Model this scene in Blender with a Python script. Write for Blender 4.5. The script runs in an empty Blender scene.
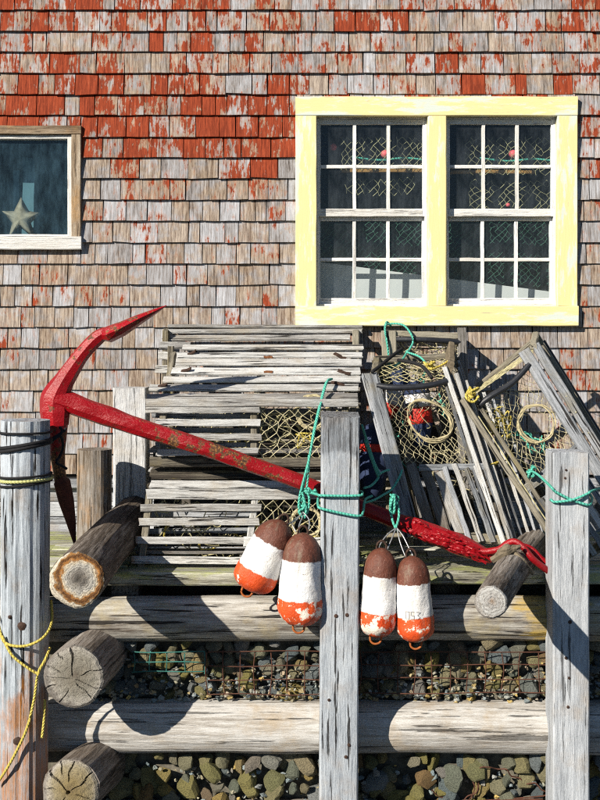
import bpy, bmesh, math, random
from mathutils import Vector, Matrix, noise
random.seed(11)
R = math.radians
SC = bpy.context.scene
COL = SC.collection

# ------------------------------------------------------------------ camera, sky, sun, exposure
EYE = 1.215          # eye height above the deck, camera 7 m in front of the wall
F = 1155.0           # focal length in photograph pixels (600 px wide)
cam = bpy.data.cameras.new('camera'); cam_o = bpy.data.objects.new('camera', cam); COL.objects.link(cam_o)
cam_o.location = (0, -7, EYE); cam_o.rotation_euler = (R(90), 0, 0)
cam.sensor_fit = 'HORIZONTAL'; cam.sensor_width = 36; cam.lens = 36 * F / 600
cam.shift_y = -70 / 600; cam.clip_end = 2000
SC.camera = cam_o
AZ, EL = R(43), R(28.5)
sun_dir = Vector((math.sin(AZ) * math.cos(EL), math.cos(AZ) * math.cos(EL), -math.sin(EL)))
world = bpy.data.worlds.new('World'); SC.world = world; world.use_nodes = True
wn = world.node_tree; bg = wn.nodes['Background']
sky = wn.nodes.new('ShaderNodeTexSky'); sky.sky_type = 'NISHITA'; sky.sun_disc = False
sky.sun_elevation = EL; sky.sun_rotation = math.pi + AZ; sky.air_density = 1.0; sky.dust_density = 0.0; sky.ozone_density = 4.0
wn.links.new(sky.outputs[0], bg.inputs[0]); bg.inputs[1].default_value = 0.05
sl = bpy.data.lights.new('sun', 'SUN'); sl.energy = 5.0; sl.angle = R(0.5); sl.color = (1.0, 0.92, 0.79)
so = bpy.data.objects.new('sun', sl); COL.objects.link(so)
so.rotation_euler = sun_dir.to_track_quat('-Z', 'Y').to_euler(); so.location = (-6, -8, 8)
SC.view_settings.view_transform = 'Standard'; SC.view_settings.look = 'None'
SC.view_settings.exposure = 0.58; SC.view_settings.gamma = 1.0; SC.view_settings.use_curve_mapping = False
SC.cycles.use_denoising = False; SC.cycles.pixel_filter_type = 'BLACKMAN_HARRIS'; SC.cycles.filter_width = 1.15; SC.cycles.sample_clamp_indirect = 4.0
SC.cycles.max_bounces = 8; SC.cycles.diffuse_bounces = 2; SC.cycles.transparent_max_bounces = 24
SC.cycles.caustics_reflective = False; SC.cycles.caustics_refractive = False

# ------------------------------------------------------------------ helpers
def W(px, py, y):
    """photograph pixel at world depth y (wall = 0) -> world point in metres"""
    d = 7 + y
    return Vector(((px - 300) * d / F, y, EYE - (py - 330) * d / F))

ORG = {}     # world origin of every object built
class MB:
    def __init__(s): s.v = []; s.f = []; s.g = []; s.r = []; s.st = []
    def add(s, vs, fs, gs, rnd, st):
        b = len(s.v)
        s.v += [Vector(v) for v in vs]; s.f += [tuple(i + b for i in f) for f in fs]
        s.g += gs; s.r += [rnd] * len(vs); s.st += st
        return s
    def build(s, name, mat, parent=None, label=None, cat=None, group=None, kind=None, smooth=False, base=True):
        lo = Vector([min(v[i] for v in s.v) for i in range(3)]); hi = Vector([max(v[i] for v in s.v) for i in range(3)])
        c = (lo + hi) / 2
        if parent is None and base: c.z = lo.z
        me = bpy.data.meshes.new(name)
        me.from_pydata([v - c for v in s.v], [], s.f)
        a = me.attributes.new('gco', 'FLOAT_VECTOR', 'POINT'); a.data.foreach_set('vector', [x for g in s.g for x in g])
        a = me.attributes.new('rnd', 'FLOAT', 'POINT'); a.data.foreach_set('value', s.r)
        a = me.attributes.new('st', 'FLOAT', 'POINT'); a.data.foreach_set('value', s.st)
        if smooth: me.polygons.foreach_set('use_smooth', [True] * len(me.polygons))
        me.materials.append(mat); me.update()
        o = bpy.data.objects.new(name, me); COL.objects.link(o)
        if parent is not None: o.parent = parent; o.location = c - ORG[parent.name]
        else: o.location = c
        ORG[o.name] = c
        tag(o, label, cat, group, kind)
        return o

def tag(o, label=None, cat=None, group=None, kind=None):
    if label: o['label'] = label
    if cat: o['category'] = cat
    if group: o['group'] = group
    if kind: o['kind'] = kind
    return o
def thing(name, loc, label, cat, group=None):
    o = bpy.data.objects.new(name, None); COL.objects.link(o); o.location = Vector(loc); o.empty_display_size = .1
    ORG[o.name] = Vector(loc)
    return tag(o, label, cat, group)

def frame(L, up):
    L = L.normalized(); T = (up - L * up.dot(L))
    if T.length < 1e-4: T = Vector((1, 0, 0)) - L * L.x
    T.normalize(); return L, L.cross(T).normalized(), T

def board(m, p0, p1, w, t, up, segs=5, jit=.0025, st0=0, st1=0, stm=0, ch=.15, rough_end=.004, taper=1.0):
    """weathered board from p0 to p1: w across, t along up; chamfered, slightly uneven"""
    p0 = Vector(p0); p1 = Vector(p1); L, Wd, T = frame(p1 - p0, Vector(up)); ln = (p1 - p0).length
    hw, ht = w / 2, t / 2; c = min(hw, ht) * ch * 2
    prof = [(-hw, -ht + c), (-hw + c, -ht), (hw - c, -ht), (hw, -ht + c), (hw, ht - c), (hw - c, ht), (-hw + c, ht), (-hw, ht - c)]
    o = (random.uniform(0, 50), random.uniform(0, 50), random.uniform(0, 50)); rnd = random.random()
    vs, gs, st, fs = [], [], [], []
    for i in range(segs + 1):
        f = i / segs; ox, oy = random.uniform(-jit, jit), random.uniform(-jit, jit) * .7
        sc = 1 + (taper - 1) * f + random.uniform(-1, 1) * jit / max(w, .02) * .6
        for (a, b) in prof:
            e = random.uniform(-rough_end, rough_end) if i in (0, segs) else 0
            vs.append(p0 + L * (ln * f + e) + Wd * (a * sc + ox) + T * (b + oy)); gs.append((ln * f + o[0], a + o[1], b + o[2]))
            st.append(st0 if i == 0 else st1 if i == segs else stm + (st0 if f < .15 else st1 if f > .85 else 0) * .6)
    for i in range(segs):
        for k in range(8):
            q = (k + 1) % 8; fs.append((i * 8 + k, i * 8 + q, i * 8 + 8 + q, i * 8 + 8 + k))
    fs.append(tuple(range(7, -1, -1))); fs.append(tuple(segs * 8 + k for k in range(8)))
    return m.add(vs, fs, gs, rnd, st)

def spline(pts, n=6, closed=False):
    pts = [Vector(p) for p in pts]
    if len(pts) < 3: return [pts[0].lerp(pts[1], i / n) for i in range(n + 1)]
    out = []; N = len(pts); rng = range(N if closed else N - 1)
    for i in rng:
        if closed: a, b, c, d = pts[i - 1], pts[i], pts[(i + 1) % N], pts[(i + 2) % N]
        else: a, b, c, d = pts[max(i - 1, 0)], pts[i], pts[i + 1], pts[min(i + 2, N - 1)]
        for k in range(n):
            t = k / n
            out.append(.5 * ((2 * b) + (c - a) * t + (2 * a - 5 * b + 4 * c - d) * t * t + (3 * b - 3 * c + d - a) * t ** 3))
    if not closed: out.append(pts[-1])
    return out

def lerp_list(vals, f):
    if not isinstance(vals, (list, tuple)): return vals
    x = f * (len(vals) - 1); i = min(int(x), len(vals) - 2); return vals[i] + (vals[i + 1] - vals[i]) * (x - i)

def tube(m, pts, r, sides=6, up=(0, 0, 1), ry=None, closed=False, lump=0, lscale=8, caps=True, st=0, seed=0, flute=0):
    """tube along pts; r, ry may be lists spread over the length; ry is the half-size along 'up'"""
    pts = [Vector(p) for p in pts]; N = len(pts); vs, gs, fs, sts = [], [], [], []
    o = (random.uniform(0, 50), random.uniform(0, 50), random.uniform(0, 50)); ln = 0; up = Vector(up)
    for i, p in enumerate(pts):
        if closed: t = pts[(i + 1) % N] - pts[i - 1]
        else: t = pts[min(i + 1, N - 1)] - pts[max(i - 1, 0)]
        if t.length < 1e-9: t = Vector((0, 0, 1))
        L, A, B = frame(t, up if abs(t.normalized().dot(up)) < .97 else Vector((0.2, 1, 0.1)))
        if i: ln += (p - pts[i - 1]).length
        f = i / max(N - 1, 1); ra = lerp_list(r, f); rb = lerp_list(ry, f) if ry is not None else ra
        for k in range(sides):
            an = 2 * math.pi * k / sides; ca, sa = math.cos(an), math.sin(an)
            q = A * ca * ra + B * sa * rb
            if lump:
                q *= 1 + lump * noise.noise(Vector((ca * 1.3 + seed, sa * 1.3, ln * lscale)))
            if flute: q *= 1 + flute * noise.noise(Vector((ca * 5 + seed, sa * 5, ln * .8)))
            vs.append(p + q); gs.append((ln + o[0], ca * ra + o[1], sa * rb + o[2])); sts.append(lerp_list(st, f))
    for i in range(N if closed else N - 1):
        j = (i + 1) % N
        for k in range(sides):
            q = (k + 1) % sides; fs.append((i * sides + k, i * sides + q, j * sides + q, j * sides + k))
    if caps and not closed:
        fs.append(tuple(range(sides - 1, -1, -1))); fs.append(tuple((N - 1) * sides + k for k in range(sides)))
    return m.add(vs, fs, gs, random.random(), sts)

def quadbox(m, lo, hi, rnd=None):
    x0, y0, z0 = lo; x1, y1, z1 = hi
    vs = [(x0, y0, z0), (x1, y0, z0), (x1, y1, z0), (x0, y1, z0), (x0, y0, z1), (x1, y0, z1), (x1, y1, z1), (x0, y1, z1)]
    fs = [(3, 2, 1, 0), (4, 5, 6, 7), (0, 1, 5, 4), (1, 2, 6, 5), (2, 3, 7, 6), (3, 0, 4, 7)]
    o = random.uniform(0, 40)
    return m.add(vs, fs, [(v[2] + o, v[0], v[1]) for v in vs], random.random() if rnd is None else rnd, [0] * 8)

def lathe(m, base, axis, prof, sides=24, lump=0, seed=0, dents=()):
    """prof: (radius, height) along axis from base"""
    L, A, B = frame(Vector(axis), Vector((0.3, 1, 0.2))); vs, fs, gs, st = [], [], [], []
    for (r, h) in prof:
        for k in range(sides):
            an = 2 * math.pi * k / sides; d = A * math.cos(an) + B * math.sin(an)
            rr = r * (1 + lump * noise.noise(d * 1.6 + Vector((seed, 0, h * 7))) + lump * .5 * noise.noise(d * 6 + Vector((seed, 3, h * 30))))
            vs.append(base + L * h + d * rr); gs.append((h, math.cos(an) * r + seed, math.sin(an) * r)); st.append(0)
    n = len(prof)
    for i in range(n - 1):
        for k in range(sides):
            q = (k + 1) % sides; fs.append((i * sides + k, i * sides + q, (i + 1) * sides + q, (i + 1) * sides + k))
    fs.append(tuple(range(sides - 1, -1, -1))); fs.append(tuple((n - 1) * sides + k for k in range(sides)))
    return m.add(vs, fs, gs, random.random(), st)

def net(m, P, nu, nv, r, jit=.12, tear=.03, sides=3, hole=None):
    """diamond netting over the surface P(u, v)"""
    pts = {}
    for k in range(2 * nv + 1):
        for i in range(nu + 1):
            u = (i + (k % 2) * .5) / nu
            if u > 1.0001: continue
            j = jit / nu
            pts[k, i] = P(min(max(u + random.uniform(-j, j), 0), 1), min(max(k / (2 * nv) + random.uniform(-j, j) * .5, 0), 1))
    for (k, i), p in pts.items():
        for di in ((0, -1) if k % 2 == 0 else (0, 1)):
            q = pts.get((k + 1, i + di))
            if q is not None and random.random() > tear and not (hole and ((p + q) / 2 - hole[0]).length < hole[1]): tube(m, [p, q], r, sides, caps=False)
    return m

def ring(m, c, ax, ay, r, rad, turns=1, sides=5, wob=.13, n=28):
    for t in range(turns):
        s = random.uniform(0, 9); off = Vector([random.uniform(-1, 1) * rad * 2.0 for _ in range(3)]) if t else Vector()
        tube(m, [c + off + (ax * math.cos(2 * math.pi * k / n) + ay * math.sin(2 * math.pi * k / n)) * r *
                 (1 + wob * noise.noise(Vector((math.cos(2 * math.pi * k / n) * 1.5, math.sin(2 * math.pi * k / n) * 1.5, s)))) for k in range(n)], rad, sides, closed=True)

# ------------------------------------------------------------------ materials
class NT:
    def __init__(s, name):
        s.m = bpy.data.materials.new(name); s.m.use_nodes = True; s.t = s.m.node_tree; s.t.nodes.clear()
        s.out = s.n('ShaderNodeOutputMaterial')
    def n(s, ty, **kw):
        x = s.t.nodes.new(ty)
        for k, v in kw.items(): setattr(x, k, v)
        return x
    def l(s, a, b): s.t.links.new(a, b)
    def put(s, inp, v):
        if isinstance(v, bpy.types.NodeSocket): s.l(v, inp)
        elif v is not None: inp.default_value = v
    def attr(s, name, out='Fac'): return s.n('ShaderNodeAttribute', attribute_name=name).outputs[out]
    def math(s, op, a, b=None, c=None, clamp=False):
        x = s.n('ShaderNodeMath', operation=op, use_clamp=clamp)
        for i, v in enumerate((a, b, c)): s.put(x.inputs[i], v) if v is not None else None
        return x.outputs[0]
    def vmul(s, v, sc):
        x = s.n('ShaderNodeVectorMath', operation='MULTIPLY'); s.put(x.inputs[0], v); x.inputs[1].default_value = sc; return x.outputs[0]
    def noise(s, v, scale=1, detail=4, rough=.6, out=0):
        x = s.n('ShaderNodeTexNoise'); s.put(x.inputs['Vector'], v); x.inputs['Scale'].default_value = scale
        x.inputs['Detail'].default_value = detail; x.inputs['Roughness'].default_value = rough; return x.outputs[out]
    def ramp(s, f, stops, interp='LINEAR'):
        x = s.n('ShaderNodeValToRGB'); s.put(x.inputs[0], f); cr = x.color_ramp; cr.interpolation = interp
        while len(cr.elements) < len(stops): cr.elements.new(.5)
        for e, (p, c) in zip(cr.elements, stops): e.position = p; e.color = (*c, 1) if len(c) == 3 else c
        return x.outputs[0]
    def step(s, f, a, b):
        x = s.n('ShaderNodeMapRange', interpolation_type='SMOOTHSTEP'); s.put(x.inputs[0], f)
        s.put(x.inputs[1], a); s.put(x.inputs[2], b); return x.outputs[0]
    def mix(s, f, a, b, mode='MIX'):
        x = s.n('ShaderNodeMix', data_type='RGBA', blend_type=mode); s.put(x.inputs[0], f)
        s.put(x.inputs[6], (*a, 1) if isinstance(a, tuple) else a); s.put(x.inputs[7], (*b, 1) if isinstance(b, tuple) else b); return x.outputs[2]
    def bsdf(s, col, rough=.85, bump=None, bstr=.5, bdist=.004, spec=.25, metal=0, sheen=0):
        b = s.n('ShaderNodeBsdfPrincipled'); s.put(b.inputs['Base Color'], (*col, 1) if isinstance(col, tuple) else col)
        s.put(b.inputs['Roughness'], rough); b.inputs['Specular IOR Level'].default_value = spec; b.inputs['Metallic'].default_value = metal
        if bump is not None:
            x = s.n('ShaderNodeBump'); x.inputs['Strength'].default_value = bstr; x.inputs['Distance'].default_value = bdist
            s.put(x.inputs['Height'], bump); s.l(x.outputs[0], b.inputs['Normal'])
        s.l(b.outputs[0], s.out.inputs[0]); return s.m

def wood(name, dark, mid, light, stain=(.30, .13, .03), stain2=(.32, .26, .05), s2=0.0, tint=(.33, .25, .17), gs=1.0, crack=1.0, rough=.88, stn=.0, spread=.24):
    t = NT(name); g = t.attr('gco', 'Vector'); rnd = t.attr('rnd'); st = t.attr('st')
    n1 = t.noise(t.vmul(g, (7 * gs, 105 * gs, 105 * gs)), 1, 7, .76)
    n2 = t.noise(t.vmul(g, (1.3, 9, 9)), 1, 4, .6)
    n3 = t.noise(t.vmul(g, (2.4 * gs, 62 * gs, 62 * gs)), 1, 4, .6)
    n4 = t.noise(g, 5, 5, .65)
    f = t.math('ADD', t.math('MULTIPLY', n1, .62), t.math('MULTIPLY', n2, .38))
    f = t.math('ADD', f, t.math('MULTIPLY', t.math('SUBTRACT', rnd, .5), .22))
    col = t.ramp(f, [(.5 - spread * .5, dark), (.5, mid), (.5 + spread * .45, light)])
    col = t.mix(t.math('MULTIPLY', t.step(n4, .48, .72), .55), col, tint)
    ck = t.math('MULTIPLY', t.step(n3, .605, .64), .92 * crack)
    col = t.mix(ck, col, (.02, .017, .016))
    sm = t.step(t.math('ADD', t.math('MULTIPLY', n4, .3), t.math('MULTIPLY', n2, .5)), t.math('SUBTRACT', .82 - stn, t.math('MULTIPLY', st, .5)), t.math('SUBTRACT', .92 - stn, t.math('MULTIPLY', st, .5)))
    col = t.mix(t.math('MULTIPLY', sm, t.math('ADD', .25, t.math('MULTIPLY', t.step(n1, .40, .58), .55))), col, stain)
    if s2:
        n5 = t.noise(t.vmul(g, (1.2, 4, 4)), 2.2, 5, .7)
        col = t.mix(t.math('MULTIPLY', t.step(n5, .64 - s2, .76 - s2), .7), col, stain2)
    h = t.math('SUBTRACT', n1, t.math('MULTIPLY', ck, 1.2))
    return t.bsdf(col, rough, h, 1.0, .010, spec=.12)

M = {}
M['slat'] = wood('weathered_lath', (.22, .21, .20), (.50, .50, .49), (.70, .71, .71), tint=(.40, .34, .25))
M['slat_dark'] = wood('dark_lath', (.055, .05, .045), (.15, .14, .125), (.27, .26, .25), tint=(.16, .12, .08))  # lath darkened in colour to stand in for shade inside the traps
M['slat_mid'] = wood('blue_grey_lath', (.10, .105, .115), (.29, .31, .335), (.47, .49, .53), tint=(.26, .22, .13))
M['frame'] = wood('trap_frame_wood', (.07, .06, .05), (.21, .19, .15), (.38, .35, .28), tint=(.25, .20, .09), s2=.05)
M['post'] = wood('square_post_wood', (.26, .28, .31), (.47, .50, .54), (.68, .71, .75), tint=(.42, .36, .30), crack=.8, spread=.32)
M['piling'] = wood('piling_wood', (.08, .085, .09), (.29, .33, .37), (.50, .55, .61), stain=(.42, .16, .03), tint=(.25, .17, .10), gs=.8, crack=1.1)
M['stump'] = wood('stump_wood', (.12, .09, .06), (.31, .28, .25), (.47, .46, .45), stain=(.42, .20, .07), tint=(.42, .25, .12), gs=.8, stn=.14)
M['white_post'] = wood('pale_post_wood', (.30, .31, .32), (.60, .61, .63), (.78, .79, .80), tint=(.5, .45, .38), crack=.6)
M['beam'] = wood('beam_wood', (.14, .115, .095), (.43, .405, .37), (.64, .63, .61), stain=(.45, .22, .04), stain2=(.40, .20, .04), tint=(.44, .33, .20), gs=.75, crack=.7, s2=-.03)
M['beam_y'] = wood('beam_wood_lichen', (.14, .115, .095), (.42, .40, .36), (.62, .61, .58), stain=(.50, .33, .04), tint=(.44, .36, .18), gs=.75, stain2=(.45, .34, .05), s2=.0)
M['plank'] = wood('deck_wood', (.20, .19, .15), (.50, .50, .42), (.68, .68, .60), stain2=(.42, .46, .15), s2=.18, tint=(.36, .33, .18))
M['log'] = wood('log_bark', (.09, .072, .058), (.29, .255, .225), (.48, .45, .42), stain=(.42, .18, .02), tint=(.20, .15, .11), gs=.7, crack=.7)
M['oldwhite'] = wood('old_white_paint', (.55, .53, .48), (.82, .82, .82), (.90, .90, .90), tint=(.72, .69, .62), crack=.35, spread=.6)
M['tancase'] = wood('peeling_casing', (.13, .09, .06), (.34, .26, .18), (.52, .45, .36), stain=(.55, .25, .05), tint=(.50, .28, .10), crack=.5, stn=.34)
M['skirt'] = wood('skirt_wood', (.22, .23, .25), (.46, .48, .52), (.66, .68, .72), crack=.6)

def yellow():
    t = NT('yellow_paint'); g = t.attr('gco', 'Vector')
    n1 = t.noise(t.vmul(g, (3, 14, 14)), 1.2, 6, .7); n2 = t.noise(t.vmul(g, (6, 60, 60)), 1, 5, .7)
    col = t.mix(t.math('MULTIPLY', n2, .35), (.74, .62, .30), (.75, .66, .39))
    col = t.mix(t.math('MULTIPLY', t.step(n1, .49, .60), .85), col, (.55, .63, .62))
    col = t.mix(t.math('MULTIPLY', t.step(n2, .655, .70), .75), col, (.36, .33, .27))
    return t.bsdf(col, .6, n2, .5, .002, spec=.3)
M['yellow'] = yellow()

def shingle():
    t = NT('cedar_shingle'); g = t.attr('gco', 'Vector'); rnd = t.attr('rnd'); paint = t.attr('st')
    n1 = t.noise(t.vmul(g, (7, 95, 30)), 1, 6, .8)
    n2 = t.noise(t.vmul(g, (6, 16, 16)), 1, 5, .62)
    n3 = t.noise(t.vmul(g, (14, 60, 60)), 1, 5, .65)
    n6 = t.noise(g, 11, 4, .6)
    f = t.math('ADD', t.math('MULTIPLY', n1, .68), t.math('MULTIPLY', n2, .32))
    f = t.math('ADD', f, t.math('MULTIPLY', t.math('SUBTRACT', rnd, .5), .11))
    ck = t.step(t.noise(t.vmul(g, (5, 190, 40)), 1, 3, .6), .60, .66)
    col = t.ramp(f, [(.34, (.060, .050, .046)), (.43, (.24, .22, .215)), (.52, (.36, .36, .38)), (.64, (.52, .53, .57))])
    tanf = t.math('MULTIPLY', t.step(t.math('ADD', n6, t.math('MULTIPLY', t.math('SINE', t.math('MULTIPLY', rnd, 91)), .13)), .42, .66), .72)
    col = t.mix(tanf, col, t.mix(t.step(n1, .36, .62), (.13, .075, .042), (.46, .355, .25)))
    col = t.mix(t.math('MULTIPLY', ck, .6), col, (.05, .042, .038))
    # what is left of the red paint
    pm = t.math('ADD', t.math('MULTIPLY', n3, .75), t.math('SUBTRACT', t.math('MULTIPLY', n2, .75), .25))
    gp = t.n('ShaderNodeNewGeometry').outputs['Position']; np_ = t.noise(gp, 5.5, 5, .65)
    paint = t.math('ADD', paint, t.math('MULTIPLY', t.math('SUBTRACT', np_, .5), 1.3))
    th = t.math('SUBTRACT', .76, t.math('MULTIPLY', paint, .46))
    mask = t.step(pm, th, t.math('ADD', th, .045))
    wash = t.math('MULTIPLY', t.step(pm, t.math('SUBTRACT', th, .13), t.math('ADD', th, .02)), .5)
    col = t.mix(wash, col, (.36, .15, .075))
    red = t.mix(t.step(n1, .36, .64), (.15, .026, .012), (.37, .070, .028))
    red = t.mix(t.math('MULTIPLY', t.step(n1, .62, .70), .6), red, (.50, .26, .16))
    col = t.mix(mask, col, red)
    h = t.math('ADD', n1, t.math('MULTIPLY', mask, .25))
    return t.bsdf(col, .85, h, .85, .006, spec=.15)
M['shingle'] = shingle()

def plain(name, col, rough=.7, var=.25, scale=30, spec=.3, bump=.4, metal=0, col2=None):
    t = NT(name); g = t.attr('gco', 'Vector'); n = t.noise(g, scale, 5, .65)
    c2 = col2 or tuple(x * (1 - var) for x in col); c1 = tuple(min(1, x * (1 + var)) for x in col)
    return t.bsdf(t.ramp(n, [(.3, c2), (.7, c1)]), rough, n, bump, .003, spec, metal)
M['dark'] = plain('dark_interior', (.030, .030, .032), .9)  # near-black colour paints in the darkness of the room behind the panes
M['sheath'] = plain('tarpaper', (.025, .022, .02), .95)
M['black'] = plain('black_pipe', (.018, .020, .026), .45, spec=.4)
M['blackrope'] = plain('black_rope', (.012, .012, .014), .8, scale=90)
M['net_y'] = plain('pale_twine', (.52, .47, .30), .8, .4)
M['net_in'] = plain('tan_twine', (.46, .42, .24), .8, .4)
M['net_g'] = plain('green_twine', (.06, .15, .11), .8, .4)
M['hoop'] = plain('hoop_cane', (.44, .38, .23), .7, .5)
M['wire'] = plain('galvanised_wire', (.45, .46, .47), .4, .2, metal=.7)
M['rustwire'] = plain('rusty_wire', (.085, .035, .022), .8, .5)
M['tealwire'] = plain('teal_wire', (.03, .15, .13), .6, .4)
M['rust'] = plain('rusty_iron', (.16, .06, .022), .85, .5, scale=60)
M['darkrust'] = plain('dark_rust', (.05, .028, .02), .8, .5, scale=60)
M['white'] = plain('white_board', (.56, .55, .55), .8, .06, 6)
M['paleblue'] = plain('pale_blue_board', (.08, .17, .21), .8, .15, 6)
M['drift'] = plain('driftwood', (.27, .245, .18), .85, .4, 18)
M['pink'] = plain('pink_float', (.75, .12, .14), .5, .15, 8)
M['orangeb'] = plain('orange_strip', (.30, .16, .05), .7, .3, 12)
M['navy'] = plain('navy_paint', (.022, .035, .085), .8, .4, 20)
M['redp'] = plain('red_paint', (.50, .03, .02), .5, .3, 20)
M['brownrot'] = plain('rotten_wood', (.16, .13, .09), .9, .5, 40)
M['tealdark'] = plain('reflected_sky_teal', (.07, .19, .26), .8, .35, 7)  # teal of reflected sky put into a panel's colour
M['tail'] = plain('tarred_orange_cord', (.34, .10, .025), .7, .4, 40); M['pencil'] = plain('pencil_mark', (.38, .36, .35), .8, .2)
M['redrust'] = plain('dark_red_rust', (.075, .022, .014), .85, .5, 40)
M['roof'] = plain('roof_felt', (.06, .055, .05), .9, .3, 12)

def rope(name, col, dark):
    t = NT(name); g = t.attr('gco', 'Vector'); s = t.n('ShaderNodeSeparateXYZ'); t.l(g, s.inputs[0])
    w = t.n('ShaderNodeTexWave', wave_type='BANDS', bands_direction='DIAGONAL'); t.l(t.vmul(g, (1, 1.6, 1.6)), w.inputs[0]); w.inputs['Scale'].default_value = 38; w.inputs['Distortion'].default_value = 1.2
    n = t.noise(g, 60, 4, .6)
    col_ = t.mix(t.math('MULTIPLY', w.outputs[1], .7), dark, col); col_ = t.mix(t.math('MULTIPLY', n, .35), col_, tuple(min(1, c * 1.3 + .08) for c in col))
    return t.bsdf(col_, .65, w.outputs[1], .8, .004, .3)
M['teal'] = rope('teal_rope', (.11, .52, .40), (.04, .30, .23))
M['yellowrope'] = rope('yellow_rope', (.66, .54, .12), (.40, .30, .04))
M['paleyellow'] = rope('pale_yellow_rope', (.62, .62, .26), (.36, .36, .12))

def redpaint():
    t = NT('chipped_red_paint'); g = t.attr('gco', 'Vector'); st = t.attr('st')
    n1 = t.noise(g, 24, 7, .72); n2 = t.noise(g, 7, 5, .6); n3 = t.noise(g, 110, 3, .6)
    base = t.mix(n2, (.14, .002, .005), (.42, .006, .012))
    k = t.math('ADD', t.math('MULTIPLY', n1, .6), t.math('MULTIPLY', n2, .4))
    k = t.math('ADD', k, t.math('MULTIPLY', st, .16))
    rustc = t.ramp(n3, [(.35, (.025, .016, .012)), (.55, (.14, .055, .02)), (.7, (.42, .22, .06))])
    col = t.mix(t.step(k, .60, .64), base, rustc)
    col = t.mix(t.math('MULTIPLY', t.step(n1, .66, .72), .5), col, (.46, .10, .08))
    r = t.math('ADD', .30, t.math('MULTIPLY', t.step(k, .60, .64), .4))
    return t.bsdf(col, r, t.math('ADD', n1, t.math('MULTIPLY', n3, .3)), .8, .007, .4)
M['red'] = redpaint()

def buoy_mat(name, top, bot, seed, chip, scuff=.5):
    """three painted bands on a buoy; gco.x is the height along it (0 at the bottom)"""
    t = NT(name); g = t.attr('gco', 'Vector'); s = t.n('ShaderNodeSeparateXYZ'); t.l(g, s.inputs[0]); h = s.outputs[0]
    n1 = t.noise(g, 38, 6, .7); n2 = t.noise(g, 90, 4, .65); n3 = t.noise(g, 9, 4, .6); n4 = t.noise(g, 15, 5, .7)
    hb = t.math('ADD', h, t.math('MULTIPLY', t.math('SUBTRACT', n1, .5), .03))
    white = t.mix(t.math('MULTIPLY', t.step(n3, .4, .75), .6), (.82, .82, .83), (.58, .53, .44))
    white = t.mix(t.step(n1, .64, .68), white, (.12, .09, .07))
    orange = t.mix(n3, (.55, .045, .010), (.80, .12, .022))
    orange = t.mix(t.step(n4, .56 - chip, .60 - chip), orange, (.82, .74, .64))
    orange = t.mix(t.step(n2, .68, .72), orange, (.25, .05, .02))
    brown = t.mix(n1, (.045, .018, .012), (.22, .070, .042))
    brown = t.mix(t.math('MULTIPLY', t.step(n2, .62, .70), .6), brown, (.42, .25, .20))
    col = t.mix(t.step(hb, bot - .003, bot + .003), orange, white); col = t.mix(t.step(hb, top - .003, top + .003), col, brown)
    ns = t.noise(t.vmul(g, (4, 32, 32)), 1, 5, .7); col = t.mix(t.math('MULTIPLY', t.step(ns, .52, .72), .45), col, (.26, .22, .16))
    return t.bsdf(col, .5, t.math('ADD', n1, t.math('MULTIPLY', n2, .5)), .75, .008, .4)

def endgrain(name, stops, nrings=22, spokes=1.0):
    t = NT(name); g = t.attr('gco', 'Vector')       # gco.x,y: position on the face in radii
    sh = t.n('ShaderNodeVectorMath', operation='ADD'); t.l(g, sh.inputs[0]); sh.inputs[1].default_value = (.12, -.09, 0); d = t.n('ShaderNodeVectorMath', operation='LENGTH'); t.l(sh.outputs[0], d.inputs[0])
    n = t.noise(g, 2.4, 5, .65); n2 = t.noise(g, 14, 4, .65)
    r = t.math('ADD', d.outputs['Value'], t.math('MULTIPLY', t.math('SUBTRACT', n, .5), .55))
    col = t.ramp(r, stops)
    rg = t.math('SINE', t.math('MULTIPLY', r, nrings * 6.28))
    col = t.mix(t.math('MULTIPLY', t.step(rg, .0, 1.0), .38), col, (.10, .08, .06))
    col = t.mix(t.math('MULTIPLY', t.step(n, .52, .72), .5), col, (.16, .13, .09)); col = t.mix(t.math('MULTIPLY', t.step(n2, .52, .68), .65), col, (.06, .05, .04))
    return t.bsdf(col, .9, t.math('ADD', n2, t.math('MULTIPLY', rg, .1)), .8, .006, .15)

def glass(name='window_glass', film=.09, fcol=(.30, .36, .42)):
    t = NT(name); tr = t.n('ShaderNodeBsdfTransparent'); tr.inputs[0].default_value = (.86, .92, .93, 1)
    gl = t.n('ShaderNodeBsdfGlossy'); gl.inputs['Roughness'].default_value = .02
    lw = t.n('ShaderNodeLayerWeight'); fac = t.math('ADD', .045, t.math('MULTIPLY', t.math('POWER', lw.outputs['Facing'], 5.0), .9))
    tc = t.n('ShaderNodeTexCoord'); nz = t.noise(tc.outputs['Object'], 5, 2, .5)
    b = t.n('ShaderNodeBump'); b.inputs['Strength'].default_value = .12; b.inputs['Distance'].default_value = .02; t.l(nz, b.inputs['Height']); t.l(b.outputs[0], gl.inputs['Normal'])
    df = t.n('ShaderNodeBsdfDiffuse'); df.inputs[0].default_value = (*fcol, 1)      # salt film; fcol also carries painted sky reflection on the small pane
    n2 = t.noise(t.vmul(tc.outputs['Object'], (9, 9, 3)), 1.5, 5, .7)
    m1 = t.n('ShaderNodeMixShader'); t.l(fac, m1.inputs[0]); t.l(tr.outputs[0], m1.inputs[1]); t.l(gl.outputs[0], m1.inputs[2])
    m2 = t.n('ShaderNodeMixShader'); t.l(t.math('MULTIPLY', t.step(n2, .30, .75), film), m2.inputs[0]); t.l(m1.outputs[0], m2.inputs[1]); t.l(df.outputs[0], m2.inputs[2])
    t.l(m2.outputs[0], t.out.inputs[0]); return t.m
M['glass'] = glass(); M['dusty_sky'] = glass('dusty_sky_tint_glass', .17, (.13, .26, .36))  # small pane: dust film tinted teal to imitate the sky's reflection

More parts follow.
